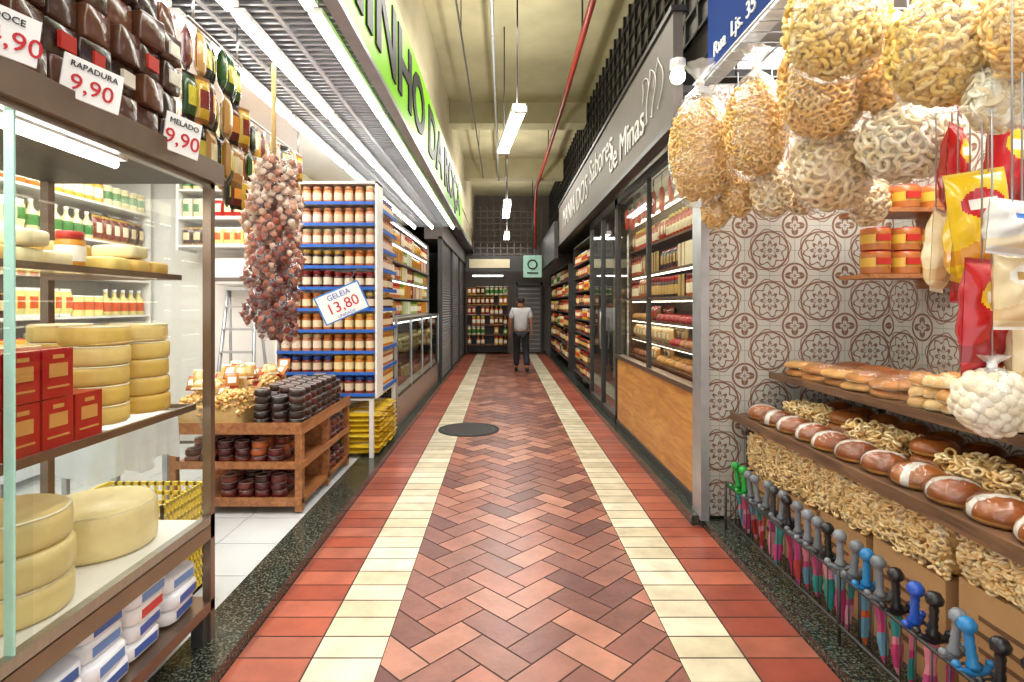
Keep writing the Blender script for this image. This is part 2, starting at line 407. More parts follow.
# ================================================================ LEFT DISPLAY CASE
X0,X1,Y0,Y1=-1.98,-1.25,.5,2.43
mb=MB()
mb.box(X0,X1+.02,Y0,Y1+.02,2.03,2.10,'dark'); mb.box(X1,X1+.03,Y0,Y1+.02,2.02,2.11,'bronze')
mb.box(X0,X1,Y0,Y1,.50,.565,'bronze'); mb.box(X0,X1-.005,Y0+.02,Y1-.02,.566,.575,'white')
mb.box(X0,X1,Y0,Y1,.19,.235,'bronze')
for (px,py) in ((X1-.035,Y1-.035),(X0,Y1-.035),(X1-.035,Y0),(X0,Y0)):
    mb.box(px,px+.035,py,py+.035,.06,2.05,'bronze')
for (px,py) in ((X1-.06,Y1-.08),(X0+.03,Y1-.08)): mb.box(px,px+.05,py,py+.05,.06,.19,'dark')
def xp(x,y0,y1,z0,z1,mat='glass'): mb.pane([(x,y0,z0),(x,y1,z0),(x,y1,z1),(x,y0,z1)],mat)
def yp(y,x0,x1,z0,z1,mat='glass'): mb.pane([(x0,y,z0),(x1,y,z0),(x1,y,z1),(x0,y,z1)],mat)
xp(X1-.009,Y0+.03,1.50,.57,2.03); xp(X1-.025,1.44,Y1-.035,.57,2.03)
mb.box(X1-.030,X1-.004,1.435,1.441,.57,2.03,'palegreen')
yp(Y1-.01,X0+.03,X1-.03,.57,2.03); xp(X0+.01,Y0+.03,Y1-.03,.57,2.03)
mb.box(X1-.03,X1,Y0,Y1,.56,.60,'steel'); mb.box(X1-.03,X1,Y0,Y1,2.0,2.03,'steel')
def zp(z,x0,x1,y0,y1,mat='glass'): mb.pane([(x0,y0,z),(x1,y0,z),(x1,y1,z),(x0,y1,z)],mat)
zp(1.072,X0+.05,X1-.06,Y0+.03,Y1-.05); mb.box(X1-.07,X1-.055,Y0+.03,Y1-.05,1.055,1.08,'bronze'); mb.box(X0+.05,X1-.06,Y1-.06,Y1-.045,1.055,1.08,'bronze')
zp(1.62,X0+.05,X1-.12,Y0+.03,Y1-.05); mb.box(X1-.13,X1-.115,Y0+.03,Y1-.05,1.605,1.627,'bronze'); mb.box(X0+.05,X1-.12,Y1-.06,Y1-.045,1.605,1.627,'bronze')
mb.add(tube([(X1-.1,.6,1.99),(X1-.1,1.95,1.99)],.014,8),mat='lamp'); mb.box(X1-.13,X1-.07,.58,1.97,2.005,2.03,'white')
mb.build('display_case')
cheese=[C('#ddb95e'),C('#e3c36e'),C('#d6ae50'),C('#e6ca80')]
CH=lathe([(.0001,0,0),(.46,0,0),(.495,.1,0),(.5,.3,0),(.5,.7,0),(.495,.9,0),(.46,1,0),(.0001,1,0)],26)
def cstack(x,y,z,r_,h_,n,cols=cheese,lab=False):
    mb=MB()
    for k in range(n):
        M=TM(x+U(-.006,.006),y+U(-.006,.006),z+k*(h_+.002),rz=U(0,6),s=(2*r_,2*r_,h_))
        mb.add(CH,M,(random.choice(cols),),'cheese')
        mb.add(torus(1,.05,24,4),TM(x,y,z+k*(h_+.002)+h_*.96,s=(r_*.93,r_*.93,.06)),(C('#f3ecd0'),),'gloss')
    mb.build('cheese_wheel')
for (x,y,n) in ((-1.47,2.26,5),(-1.47,2.02,5),(-1.75,1.70,5),(-1.75,2.22,5),(-1.75,1.96,4)):
    cstack(x,y,1.077,.108,.068,n)
cstack(-1.56,2.15,.577,.2,.17,1,[C('#e8d69c')]); cstack(-1.5,1.68,.577,.17,.10,3,[C('#dcc888'),C('#e6d6a0')]); cstack(-1.5,1.2,.577,.18,.1,4)
cstack(-1.82,1.75,.577,.12,.09,3)
def carton(mb,x,y,z,w,d,h_,col,lab=C('#f2e9d0'),mat='gloss'):
    mb.add(BOX,TM(x,y,z,s=(w,d,h_)),(col,),mat,False)
    for (a,b_,c_,dd) in ((.6,1,.28,.42),(.35,1,.08,.80),(.7,1,.04,.2)):
        mb.add(BOX,TM(x,y,z+h_*dd,s=(w*a,d+.004,h_*c_)),(lab,),mat,False)
        mb.add(BOX,TM(x,y,z+h_*dd,s=(w+.004,d*a,h_*c_)),(lab,),mat,False)
mb=MB()
for k in range(6):
    for l in range(2):
        if k==0 and l==1: continue
        carton(mb,-1.40,1.80-k*.125,1.077+l*.148,.14,.115,.145,C('#a8161b'),C('#c9904e'))
for k in range(5): carton(mb,-1.58,1.52-k*.12,1.077,.12,.11,.26,C('#8f1218'),C('#e4c98a'))
mb.build('red_carton_boxes')
mb=MB()
for k in range(14):
    yy=2.3-k*.12
    if k%4<3:
        for l in range(1+k%2): mb.add(RB2,TM(-1.5+U(-.02,.02),yy,1.624+l*.055,s=(.17,.105,.052)),(random.choice([C('#e9dcae'),C('#e2c86e'),C('#ecdfac'),C('#dcb25a')]),),'cheese')
    else: mb.add(JAR,TM(-1.5,yy,1.624,s=(.09,.09,.13)),(C('#c9882a'),C('#f4efdf'),C('#b9322a')))
    mb.add(CH,TM(-1.76,yy,1.624,s=(.115,.115,.06)),(random.choice(cheese),),'cheese'); mb.add(CH,TM(-1.76,yy,1.686,s=(.115,.115,.06)),(random.choice(cheese),),'cheese')
mb.build('cheese_block_row')
mb=MB()
for k in range(8):
    yy=2.26-k*.215
    for l in range(4 if k%3 else 3):
        bc,lc=random.choice([('#e6e9ee','#2456a8'),('#efece6','#c02b2b'),('#e3e8f0','#27579e'),('#eceef2','#5a86c4'),('#e6e9ee','#2456a8')])
        M=TM(-1.44+U(-.02,.01),yy+U(-.01,.01),.238+l*.064,rz=U(-.06,.06))
        mb.add(RB2,M@TM(s=(.33,.205,.07)),(C(bc),),'foil')
        mb.add(BOX,M@TM(.162,0,.02,s=(.01,.12,.03)),(C(lc),),'gloss',False)
        mb.add(BOX,M@TM(0,0,.0685,s=(.14,.13,.003)),(C(lc),),'gloss',False)
        mb.add(BOX,M@TM(0,0,.0705,s=(.09,.04,.003)),(C('#f4f4f4'),),'gloss',False)
        mb.add(BOX,M@TM(-.16,0,.028,s=(.05,.20,.01)),(C(bc),),'foil',False)
mb.build('flour_bag_pile')
mb=MB()
for k in range(13):
    for l in range(5):
        for d in range(2):
            yy=2.2-k*.135
            c=random.choice([C('#4a2f22'),C('#5a3727'),C('#3a241b'),C('#6b4029')])
            mb.add(RB,TM(-1.38-d*.2+U(-.02,.02),yy,2.112+l*.112,rz=U(-.2,.2),s=(.17,.12,.11)),(c,),'foil')
            if R()<.5: mb.add(BOX,TM(-1.292-d*.2,yy,2.14+l*.112,s=(.012,.06,.05)),(random.choice([C('#e7c65a'),C('#c8352a'),C('#efe9da')]),),'gloss',False)
mb.build('brown_sugar_block_pile')
def tag(x,y,z,w,h_,rz,t1,t2,ry=0):
    mb=MB(); a=math.radians(rz)
    M=TM(x,y,z,rz=a,ry=ry)
    mb.add(BOX,M@TM(0,0,0,s=(w,.006,h_)),(C('#f5f5f2'),),'gloss',False)
    mb.add(tube([(0,.004,h_*.2),(0,.03,-.005)],.004,4),M,mat='steel')
    o=mb.build('price_tag')
    for (tt,sz,dz,mt) in ((t1,h_*.2,h_*.8,'inkblack'),(t2,h_*.56,h_*.36,'inkred')):
        ob=text(tt,sz,(0,0,0),(0,0,0),mt,o,.001)
        ob.rotation_euler=(M@Matrix.Rotation(math.radians(90),4,'X')).to_euler(); ob.location=M@Vector((0,-.0055,dz))
tag(-1.205,1.63,2.085,.155,.12,60,'RAPADURA','9,90',.14); tag(-1.20,2.08,2.06,.135,.14,62,'MELADO','9,90',.14); tag(-1.205,1.35,2.10,.13,.12,60,'DOCE','14,90',.1)
def hang_packs(name,x,y0,y1,z0,z1,n,pals,rows=3,w=.13,rz=math.pi/2):
    mb=MB(); 
    bar(mb,(x,y0,z1+.03),(x,y1,z1+.03),.008)
    for k in range(n):
        yy=y0+(y1-y0)*(k+.5)/n
        for l in range(rows):
            hh=(z1-z0)/rows
            mb.add(PKT,TM(x+U(-.03,.03),yy,z0+l*hh,rz=rz+U(-.5,.5),s=(w,.05,hh*1.02)),random.choice(pals),'foil')
        bar(mb,(x,yy,z1-.02),(x,yy,z1+.03),.003)
    for yy in(y0+.05,y1-.05): bar(mb,(x,yy,z1+.03),(x,yy,2.955),.006)
    return mb.build(name)
dk=[(C('#1f2018'),C('#c8b83a'),C('#30301f')),(C('#2b4a1e'),C('#d5c83f'),C('#1b1b15')),(C('#5b1d14'),C('#d98e2e'),C('#1b1b15')),(C('#b98a4c'),C('#e8d9a8'),C('#8a6a3a')),(C('#c9a22a'),C('#7a2a1a'),C('#8a5a2a'))]
hang_packs('hanging_sausage_packs',-1.4,2.48,3.0,2.12,2.75,9,dk,3,.075)
hang_packs('hanging_sausage_packs',-1.7,3.4,4.7,2.1,2.72,18,dk+[(C('#8f4a28'),C('#e4d7b2'),C('#6b3a22'))],3,.09)
hang_packs('hanging_snack_packs',-1.98,2.6,4.7,2.3,2.8,22,[(C('#d9a23a'),C('#efe3c0'),C('#c98b2e')),(C('#c9b28a'),C('#f4efe2'),C('#b99d70')),(C('#b3622c'),C('#efe3c0'),C('#8f4a28'))],3,.09)

# ---- left shop interior
GP=[(C('#e0a93c'),C('#f4e9c6'),C('#c0392b')),(C('#c96f2b'),C('#f5efdd'),C('#e8d04a')),(C('#7c3320'),C('#efe2c4'),C('#c9a24a')),
    (C('#d9cfa0'),C('#3f7a3a'),C('#e9e4d2')),(C('#a8261f'),C('#f0e2b0'),C('#d8d8d8')),(C('#e8d98a'),C('#d25c2a'),C('#f2f2f2')),(C('#4a2b1c'),C('#d8c49a'),C('#b08b4a'))]
def goods_row(mb,ox,oy,z,rz,length,pals,kinds=('jar',),w=.085,h=.15,depth=2,gap=.01,jit=.1,fill=1.0):
    M0=TM(ox,oy,z,rz=rz); n=max(1,int(length/(w+gap))); run=0; p=random.choice(pals); kd=random.choice(kinds); hh=h
    for i in range(n):
        if run<=0: run=random.randint(2,6); p=random.choice(pals); kd=random.choice(kinds); hh=h*U(1-jit,1)
        run-=1
        if R()>fill: continue
        for d in range(depth):
            x=(i+.5)*length/n; y=w*.5+.01+d*(w+.005)
            M=M0@TM(x,y,0,rz=U(-.1,.1))
            if kd=='jar': mb.add(JAR,M@TM(s=(w,w,hh)),p)
            elif kd=='bot': mb.add(BOT,M@TM(s=(w*.9,w*.9,hh*1.05)),p)
            elif kd=='can': mb.add(CAN,M@TM(s=(w,w,hh*.85)),p)
            elif kd=='box': mb.add(BOX,M@TM(s=(w*.95,w*.9,hh)),p,smooth=False)
            elif kd=='pkt': mb.add(PKT,M@TM(s=(w*1.1,w*.7,hh)),p,'foil')
            elif kd=='bun': mb.add(BUN,M@TM(s=(w,w,hh*.5)),p,'bread')
            elif kd=='stk':
                for q in range(3): mb.add(BUN,M@TM(0,0,q*hh*.33,s=(w,w,hh*.33)),p,'gloss')
def shelf_unit(name,ox,oy,rz,length,depth,zs,ztop,goods,board='white',bt=.02,back='white',side=True,lip=None,z0=.05,lamp=None,lampset=None):
    mb=MB(); M0=TM(ox,oy,0,rz=rz)
    def lb(x0,x1,y0,y1,za,zb,mt): mb.add(BOX,M0@TM((x0+x1)/2,(y0+y1)/2,za,s=(x1-x0,y1-y0,zb-za)),mat=mt,smooth=False)
    for i,z in enumerate(zs):
        lb(0,length,0,depth,z-bt,z,board)
        if lip: lb(0,length,-.012,0,z-bt-.005,z+.012,lip)
        if lamp and i>0 and (lampset is None or i in lampset): lb(.05,length-.05,.03,.05,z-bt-.012,z-bt-.001,lamp)
    if side:
        lb(-.02,0,0,depth,z0,ztop,board); lb(length,length+.02,0,depth,z0,ztop,board); lb(-.02,length+.02,0,depth,ztop-.02,ztop,board)
        if lamp: lb(.05,length-.05,.03,.05,ztop-.034,ztop-.021,lamp)
    if back: lb(-.02,length+.02,depth,depth+.015,z0,ztop,back)
    o=mb.build(name)
    g=MB()
    for i,z in enumerate(zs):
        if goods: 
            q=goods(i,z)
            if q: goods_row(g,*( (M0@Vector((.01,.01,0)))[:2]),z+.001,rz,length-.02,**q)
    if g.n: 
        go=g.build(name.replace('_unit','')+'_goods'); attach(go,o)
    return o
shelf_unit('grocery_shelf_unit',-3.72,2.0,math.pi/2,3.9,.42,[.35,.7,1.05,1.4,1.75,2.1,2.45],2.85,
  lambda i,z: dict(pals=GP,kinds=('jar','pkt','can','bot'),w=.11,h=.24,depth=1))
shelf_unit('grocery_shelf_unit',-3.25,5.6,0,1.05,.35,[2.1,2.38,2.66],2.95,
  lambda i,z: dict(pals=GP+[(C('#d8d2be'),C('#b3262b'),C('#f2f2f2'))],kinds=('jar','pkt'),w=.09,h=.2,depth=1),z0=2.05)
mb=MB(); mb.add(rbox(.12,3),TM(-2.65,5.82,1.70,s=(.62,.26,.28)),mat='white'); mb.box(-2.93,-2.37,5.685,5.70,1.74,1.78,'grey'); mb.build('air_conditioner')
mb=MB()
for s in(-1,1):
    bar(mb,(-2.5+s*.20,5.12,.045),(-2.5+s*.13,5.36,1.65),.018,'alu'); bar(mb,(-2.5+s*.22,5.62,.045),(-2.5+s*.13,5.39,1.65),.014,'alu')
for k in range(7):
    t_=(k+.7)/7.5; mb.add(BOX,TM(-2.5,5.12+.24*t_,.045+1.6*t_,s=(.40-.14*t_,.08,.02)),mat='alu',smooth=False)
mb.box(-2.64,-2.36,5.30,5.44,1.64,1.67,'alu')
mb.build('step_ladder')
mb=MB(); mb.box(-2.75,-2.05,2.98,3.5,.80,.83,'white')
for (a,b_) in ((-2.72,3.0),(-2.1,3.0),(-2.72,3.45),(-2.1,3.45)): mb.box(a,a+.03,b_,b_+.03,.045,.8,'alu')
V=[];F=[]
per=[(-2.76+.72*i/20,2.97) for i in range(21)]+[(-2.04,2.97+.54*i/20) for i in range(1,21)]
for j in range(5):
    for i,(a,b_) in enumerate(per):
        wv=.018*math.sin(i*1.3)*j/4
        V.append((a+(wv if i>20 else 0),b_-(wv if i<=20 else 0),.835-.26*j/4-(.03*math.sin(i*.5) if j==4 else 0)))
for j in range(4):
    for i in range(len(per)-1): q=j*len(per)+i; F.append((q,q+1,q+1+len(per),q+len(per)))
mb.add((np.array(V),F,[0]*len(F)),mat='cloth'); mb.box(-2.76,-2.04,2.97,3.51,.83,.836,'cloth')
mb.build('covered_table')
def crate(x,y,z,w,d,h_,col):
    mb=MB(); p=(col,)
    mb.box(x,x+w,y,y+d,z,z+.015,'gloss',p)
    for k in range(6):
        zz=z+k*(h_-.018)/5
        mb.box(x,x+w,y,y+.012,zz,zz+.018,'gloss',p); mb.box(x,x+w,y+d-.012,y+d,zz,zz+.018,'gloss',p)
        mb.box(x,x+.012,y,y+d,zz,zz+.018,'gloss',p); mb.box(x+w-.012,x+w,y,y+d,zz,zz+.018,'gloss',p)
    for k in range(13):
        a=x+(w-.012)*k/12; mb.box(a,a+.012,y,y+.012,z,z+h_,'gloss',p); b_=y+(d-.012)*k/12; mb.box(x+w-.012,x+w,b_,b_+.012,z,z+h_,'gloss',p); mb.box(a,a+.012,y+d-.012,y+d,z,z+h_,'gloss',p)
    mb.build('plastic_crate')
crate(-2.05,2.55,.05,.5,.36,.27,C('#e3c53a')); crate(-2.05,2.55,.325,.5,.36,.26,C('#e8cf4a'))

# ---- wooden stand
mb=MB(); A0,A1,B0,B1=-2.33,-1.40,3.9,5.1
for z in (.14,.38,.64): mb.box(A0,A1,B0,B1,z-.025,z,'wood')
for (a,b_) in ((A0,B0),(A1-.05,B0),(A0,B1-.05),(A1-.05,B1-.05),(A1-.05,4.48)):
    mb.box(a,a+.05,b_,b_+.05,.06 if a>-1.5 else .045,.66,'wood')
mb.box(A0,A1,B0-.01,B0,.60,.68,'wood'); mb.box(A1,A1+.01,B0,B1,.60,.68,'wood'); mb.box(A0,A1,B0-.01,B0,.36,.41,'wood'); mb.box(A1,A1+.01,B0,B1,.36,.41,'wood'); mb.box(A0,A1,B0-.01,B0,.10,.16,'wood')
mb.box(A0,A1,4.5,4.515,.14,.62,'wood')
ws=mb.build('wooden_stand')
def roundpacks(name,x0,x1,y0,y1,z,layers,cols,r_=.055,h_=.05):
    mb=MB(); y=y0+r_
    while y<=y1-r_+.001:
        x=x0+r_
        while x<=x1-r_+.001:
            L_=layers if R()<.7 else max(1,layers-1)
            for l in range(L_):
                c=random.choice(cols)
                mb.add(DISC,TM(x+U(-.006,.006),y+U(-.006,.006),z+.002+l*(h_+.003),s=(2*r_,2*r_,h_)),(c,),'gloss')
                mb.add(torus(1,.06,14,4),TM(x,y,z+h_*.98+l*(h_+.003),s=(r_*.85,r_*.85,.03)),((.55,.5,.48),),'gloss')
            x+=2*r_+.008
        y+=2*r_+.008
    o=mb.build(name); attach(o,ws); return o
dkred=[C('#4a1518'),C('#5d1d1a'),C('#38100f'),C('#6b2a1e')]
roundpacks('dried_fruit_tubs',-2.26,-1.46,3.93,4.4,.38,3,dkred+[C('#b05a2a')])
roundpacks('dried_fruit_tubs',-2.0,-1.46,3.93,4.4,.14,3,dkred)
roundpacks('dried_fruit_tubs',-1.52,-1.41,4.55,5.05,.38,3,dkred); roundpacks('dried_fruit_tubs',-1.52,-1.41,4.55,5.05,.14,3,dkred)
roundpacks('dried_fruit_tubs',-1.78,-1.41,3.95,5.05,.64,5,[C('#1f1512'),C('#2c1a15'),C('#3b2018'),C('#4d1a17')],.058,.05)
def heap(name,x0,x1,y0,y1,z,hmax,tmpl,size,n,cols,mat='food',core=None,squash=1):
    mb=MB()
    core=core or cols[0]
    nx=ny=10; V=[];F=[]
    def hz(a,b_): return hmax*.85*max(0,(1-abs(2*a-1)**4))**.5*max(0,(1-abs(2*b_-1)**4))**.5
    for j in range(ny+1):
        for i in range(nx+1): V.append((x0+(x1-x0)*i/nx,y0+(y1-y0)*j/ny,z+.002+hz(i/nx,j/ny)))
    for j in range(ny):
        for i in range(nx): q=j*(nx+1)+i; F.append((q,q+1,q+nx+2,q+nx+1))
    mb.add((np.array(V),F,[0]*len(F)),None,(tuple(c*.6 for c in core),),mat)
    for k in range(n):
        a,b_=U(.03,.97),U(.03,.97)
        mb.add(tmpl,TM(x0+(x1-x0)*a,y0+(y1-y0)*b_,z+size*.4+hz(a,b_),rz=U(0,6),rx=U(-.9,.9),ry=U(-.9,.9),s=(size,size,size*squash)),(random.choice(cols),),mat)
    o=mb.build(name); attach(o,ws); return o
NUT=tube([(math.cos(a)*.6,math.sin(a)*.6,0) for a in (0,.8,1.6,2.4)],[.2,.42,.42,.2],6)
for k,(x,y) in enumerate(((-2.2,4.05),(-1.95,4.05),(-2.2,4.33),(-1.95,4.33),(-2.2,4.62),(-1.95,4.65),(-2.1,4.93))):
    heap('nut_bag',x-.12,x+.12,y-.13,y+.13,.642,.22+.04*(k%3),NUT,.028,220,[C('#e0b870'),C('#d8aa5c'),C('#e8cc90'),C('#c08844')])
mb=MB()
for k in range(46):
    x=U(-2.3,-1.85); y=U(3.97,5.0); mb.add(PKT,TM(x,y,.80+U(0,.16),rx=U(-.9,-.2),rz=U(-.9,.9),s=(.09,.045,.11)),random.choice([(C('#d8b068'),C('#b3262b'),C('#e8d8b0')),(C('#c89a50'),C('#e0bc88'),C('#efe2c0')),(C('#b97b3a'),C('#f3efe2'),C('#b3262b')),(C('#dcc28a'),C('#d0a858'),C('#f3ead0'))]),'foil')
o=mb.build('nut_packet_pile'); attach(o,ws)
# ---- garlic braid of small bags
mb=MB(); gx,gy=-1.31,3.2
mb.add(tube([(gx,gy,2.88),(gx,gy,2.4),(gx,gy,1.35)],.014,6),None,(C('#b89a62'),),'matte')
core=lathe([(.02,0,0),(.06,.1,0),(.08,.4,0),(.09,.7,0),(.07,.95,0),(.02,1.05,0)],12)
mb.add(core,TM(gx,gy,1.30),(C('#6a3a2e'),),'matte')
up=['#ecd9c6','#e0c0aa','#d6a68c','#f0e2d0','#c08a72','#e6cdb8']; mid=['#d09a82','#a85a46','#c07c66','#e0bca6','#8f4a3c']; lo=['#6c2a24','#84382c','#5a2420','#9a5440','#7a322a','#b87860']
for k in range(38):
    t_=(k+.5)/38; z=1.34+t_*.95; a=k*2.399
    rr=.098 if t_<.85 else .07
    rr*=1+.15*math.sin(t_*20)
    if t_<.1: rr*=.7
    cx,cy=gx+rr*math.cos(a),gy+rr*math.sin(a)
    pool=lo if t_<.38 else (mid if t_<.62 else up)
    L_=.085; w_=.062
    for q in range(22):
        tt=1-2*(q+.5)/22; aa=q*2.4; s_=math.sqrt(1-tt*tt)
        d=.036 if t_>.5 else .031
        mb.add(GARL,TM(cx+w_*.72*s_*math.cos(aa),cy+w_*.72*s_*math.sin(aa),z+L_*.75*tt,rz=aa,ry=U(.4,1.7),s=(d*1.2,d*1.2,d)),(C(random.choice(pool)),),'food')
    mb.add(lathe([(.0001,-1,0),(.6,-.8,0),(1,-.1,0),(.8,.5,0),(.3,.95,0),(.15,1.1,0),(.3,1.3,0)],10),TM(cx,cy,z,rz=U(0,6),rx=U(-.25,.25),s=(w_*1.08,w_*1.08,L_*1.05)),mat='plastic')
mb.build('garlic_braid')
# ---- jar shelf
JP=[(C('#c98f74'),C('#e8d2c2'),C('#a8693e')),(C('#b9744e'),C('#e8d5bc'),C('#d6bf90')),(C('#5a1f1c'),C('#e2d4ba'),C('#8f2320')),(C('#3a1713'),C('#d9c8a8'),C('#c9a24a')),
    (C('#c97a1a'),C('#ecd9a2'),C('#d9a63a')),(C('#a8560f'),C('#e2cfa8'),C('#b9702a')),(C('#cf8450'),C('#e8c8a8'),C('#b97a52')),(C('#7c3016'),C('#dfcbaa'),C('#2c4fa0'))]
rows=[[JP[2],JP[7]],[JP[4],JP[7]],[JP[5],JP[1]],[JP[4],JP[5]],[JP[5],JP[3]],[JP[2],JP[3]],[JP[3],JP[5]],[JP[0],JP[1]],[JP[0],JP[6]],[JP[6],JP[1]]]
zs=[.66+.2*i for i in range(10)]
shelf_unit('jar_shelf_unit',-2.12,5.25,0,.92,.24,zs,2.66,lambda i,z: dict(pals=rows[i],kinds=('jar',),w=.082,h=.165,depth=2),lip='inkblue',z0=.625,bt=.012)
shelf_unit('jar_shelf_unit',-1.22,5.54,math.pi/2,.82,.24,zs,2.66,lambda i,z: dict(pals=rows[(i+1)%10],kinds=('jar',),w=.082,h=.16,depth=1),lip='inkblue',z0=.625,side=False)
mb=MB(); mb.box(-2.1,-1.60,5.27,6.35,.06,.60,'white'); mb.box(-2.1,-1.22,5.27,6.36,.60,.62,'white'); 
for (a,b_) in ((-1.26,5.27),(-1.26,6.32)): mb.box(a,a+.04,b_,b_+.04,.06,.60,'white')
plo=mb.build('shelf_plinth')
mb=MB()
for k in range(4):
    for l in range(8):
        mb.add(PKT,TM(-1.56+U(0,.02),5.42+k*.235,.10+l*.05,rx=math.pi/2,rz=math.pi/2+U(-.1,.1),s=(.23,.06,.38)),random.choice([(C('#d9b52a'),C('#f0e8b8'),C('#c9a21c')),(C('#e0c43a'),C('#c0392b'),C('#d0b030'))]),'foil')
ob=mb.build('pasta_packet_stack'); attach(ob,plo)
mb=MB(); M=TM(-1.34,4.85,1.40,rz=math.radians(22),ry=math.radians(-24))
mb.add(BOX,M@TM(0,0,0,s=(.40,.01,.26)),(C('#2f7fd0'),),'gloss',False); mb.add(BOX,M@TM(0,-.003,.012,s=(.375,.01,.236)),(C('#f6f6f4'),),'gloss',False)
bar(mb,M@Vector((0,.01,.2)),(-1.34,5.22,1.86),.004,'steel')
o=mb.build('price_board')
for (tt,sz,dz,mt) in (('GELEIA',.065,.205,'inkblue'),('13,80',.13,.11,'inkred'),('UNIDADE',.035,.03,'inkblue')):
    ob=text(tt,sz,(0,0,0),(0,0,0),mt,o,.001); ob.rotation_euler=(M@Matrix.Rotation(math.radians(90),4,'X')).to_euler(); ob.location=M@Vector((0,-.0095,dz))
# ---- left glass counters + shelves behind
mb=MB(); a0,a1,b0,b1=-1.80,-1.22,6.45,10.6
mb.box(a0,a1,b0,b1,.06,.42,'steel'); mb.box(a0,a1,b0,b1,.42,.46,'dark')
xp(a1-.004,b0,b1,.46,1.30,'glassdark'); yp(b0+.004,a0,a1,.46,1.30); mb.box(a0,a1,b0,b1,1.30,1.34,'steel'); mb.box(a0,a0+.02,b0,b1,.46,1.3,'lgrey')
zp(.868,a0,a1-.03,b0+.02,b1-.02); mb.box(a1-.06,a1-.03,b0+.1,b1-.1,1.275,1.295,'lampdim')
for q in range(5): yy=b0+(b1-b0)*q/4; mb.box(a1-.03,a1+.004,yy-.02,yy+.02,.42,1.34,'alu')
gc=mb.build('glass_counter')
g=MB(); 
for z in (.47,.88): goods_row(g,-1.28,6.5,z,math.pi/2,4.0,[(C('#c9ab60'),C('#f0e2b0')),(C('#8a342c'),C('#e8d8c8')),(C('#a9703a'),C('#efe2c0')),(C('#5b2218'),C('#c9a24a'))],kinds=('bun','pkt','stk'),w=.16,h=.2,depth=2)
attach(g.build('counter_goods'),gc)
shelf_unit('product_shelf_unit',-1.40,6.45,math.pi/2,4.1,.3,[1.362,1.60,1.84,2.08,2.32],2.6,
   lambda i,z: dict(pals=[(C('#d3b22a'),C('#f5efcf'),C('#5a9a3a')),(C('#d8a83a'),C('#d9892c'),C('#f2f2f2')),(C('#a9b95a'),C('#f4f4e4'),C('#6a902a')),(C('#a8502a'),C('#f0dcb0'),C('#e0c23a')),(C('#d96a2c'),C('#f5ecd2'),C('#c9372c')),(C('#8a2a20'),C('#f0dcb0'),C('#8a2a20'))],kinds=('jar','pkt','box'),w=.10,h=.20,depth=1),z0=1.342,board='lgrey',back='wood',lamp='lampdim',lampset=(2,4))
V=[];F=[]
nz=150
for i in range(nz+1):
    z=.06+2.7*i/nz; x=-1.20+.012*math.sin(i*math.pi/1.5)
    V+= [(x,10.7,z),(x,17.4,z)]
for i in range(nz): F.append((2*i,2*i+1,2*i+3,2*i+2))
mb=MB(); mb.add((np.array(V),F,[0]*len(F)),None,mat='mesh',smooth=False)
for q in (10.68,12.9,15.1,17.3): mb.box(-1.24,-1.16,q-.03,q+.05,.06,2.8,'dark')
mb.box(-1.5,-1.14,10.65,17.4,2.76,3.1,'grey'); mb.build('roller_shutter')

# ================================================================ RIGHT SHOPFRONT
mb=MB()
mb.box(1.37,1.43,3.95,6.7,.08,.87,'woodpanel'); mb.box(1.35,1.45,3.93,6.72,.87,.91,'bronze'); mb.box(1.355,1.37,3.95,6.7,.07,.14,'dark')
for yy in(3.95,5.3,6.68): mb.box(1.36,1.40,yy-.02,yy+.02,.9,2.78,'dark')
mb.box(1.36,1.41,3.93,6.7,2.70,2.78,'dark'); xp(1.383,3.96,6.68,.91,2.70)
mb.box(1.37,1.385,3.96,6.68,1.55,1.57,'bronze')
mb.build('shop_window')
RP=[(C('#8f1f1a'),C('#e8c98a'),C('#c9a24a')),(C('#5a1d14'),C('#d9b06a'),C('#8f2320')),(C('#c23a24'),C('#f3e2b8'),C('#e0c23a')),(C('#3a1c12'),C('#c8a15a'),C('#b8221e')),(C('#b3512a'),C('#f0e0c0'),C('#7c1f18')),(C('#a8602a'),C('#e5d0a0'),C('#a82a20'))]
def rs(i,z):
    if i in(0,1,2): return dict(pals=[(C('#d3a968'),C('#f2e2c0')),(C('#c38a42'),C('#e2d2b0')),(C('#8a4a24'),C('#c0392b')),(C('#b0703c'),C('#eeeeee')),(C('#a8261f'),C('#f0e2b0'))],kinds=('bun','stk','pkt'),w=.13,h=.15,depth=2)
    return dict(pals=RP,kinds=('jar','bot','pkt','box'),w=.085,h=.22,depth=2)
shelf_unit('bakery_shelf_unit',1.50,6.66,-math.pi/2,2.66,.42,[.93,1.13,1.34,1.56,1.83,2.12],2.45,rs,board='wooddark',back='wooddark',lamp='lampw',z0=.08,lampset=(1,2,3,4))
mb=MB()
bar(mb,(1.43,4.1,2.69),(1.43,6.6,2.69),.006)
for k in range(9):
    yy=4.2+k*.28; x=1.43
    mb.add(tube([(x,yy,2.69),(x,yy,2.56)],.004,4),mat='dark'); mb.add(lathe([(.0001,0,0),(.02,.01,0),(.028,.06,0),(.028,.16,0),(.018,.22,0),(.0001,.23,0)],10),TM(x,yy,2.36+U(-.03,.03)),(C('#d02a1c'),),'gloss')
mb.build('hanging_salami')
mb=MB()
for yy in(6.78,7.75,8.75): mb.box(1.36,1.42,yy-.03,yy+.03,.07,2.78,'dark')
mb.box(1.36,1.42,6.75,8.78,2.68,2.78,'dark'); mb.box(1.36,1.42,6.75,8.78,.07,.16,'dark'); xp(1.389,6.8,8.72,.16,2.68,'glassdark')
mb.add(tube([(1.34,7.66,.9),(1.33,7.66,1.0),(1.33,7.66,1.3),(1.34,7.66,1.4)],.012,6),mat='steel')
mb.build('door_1')
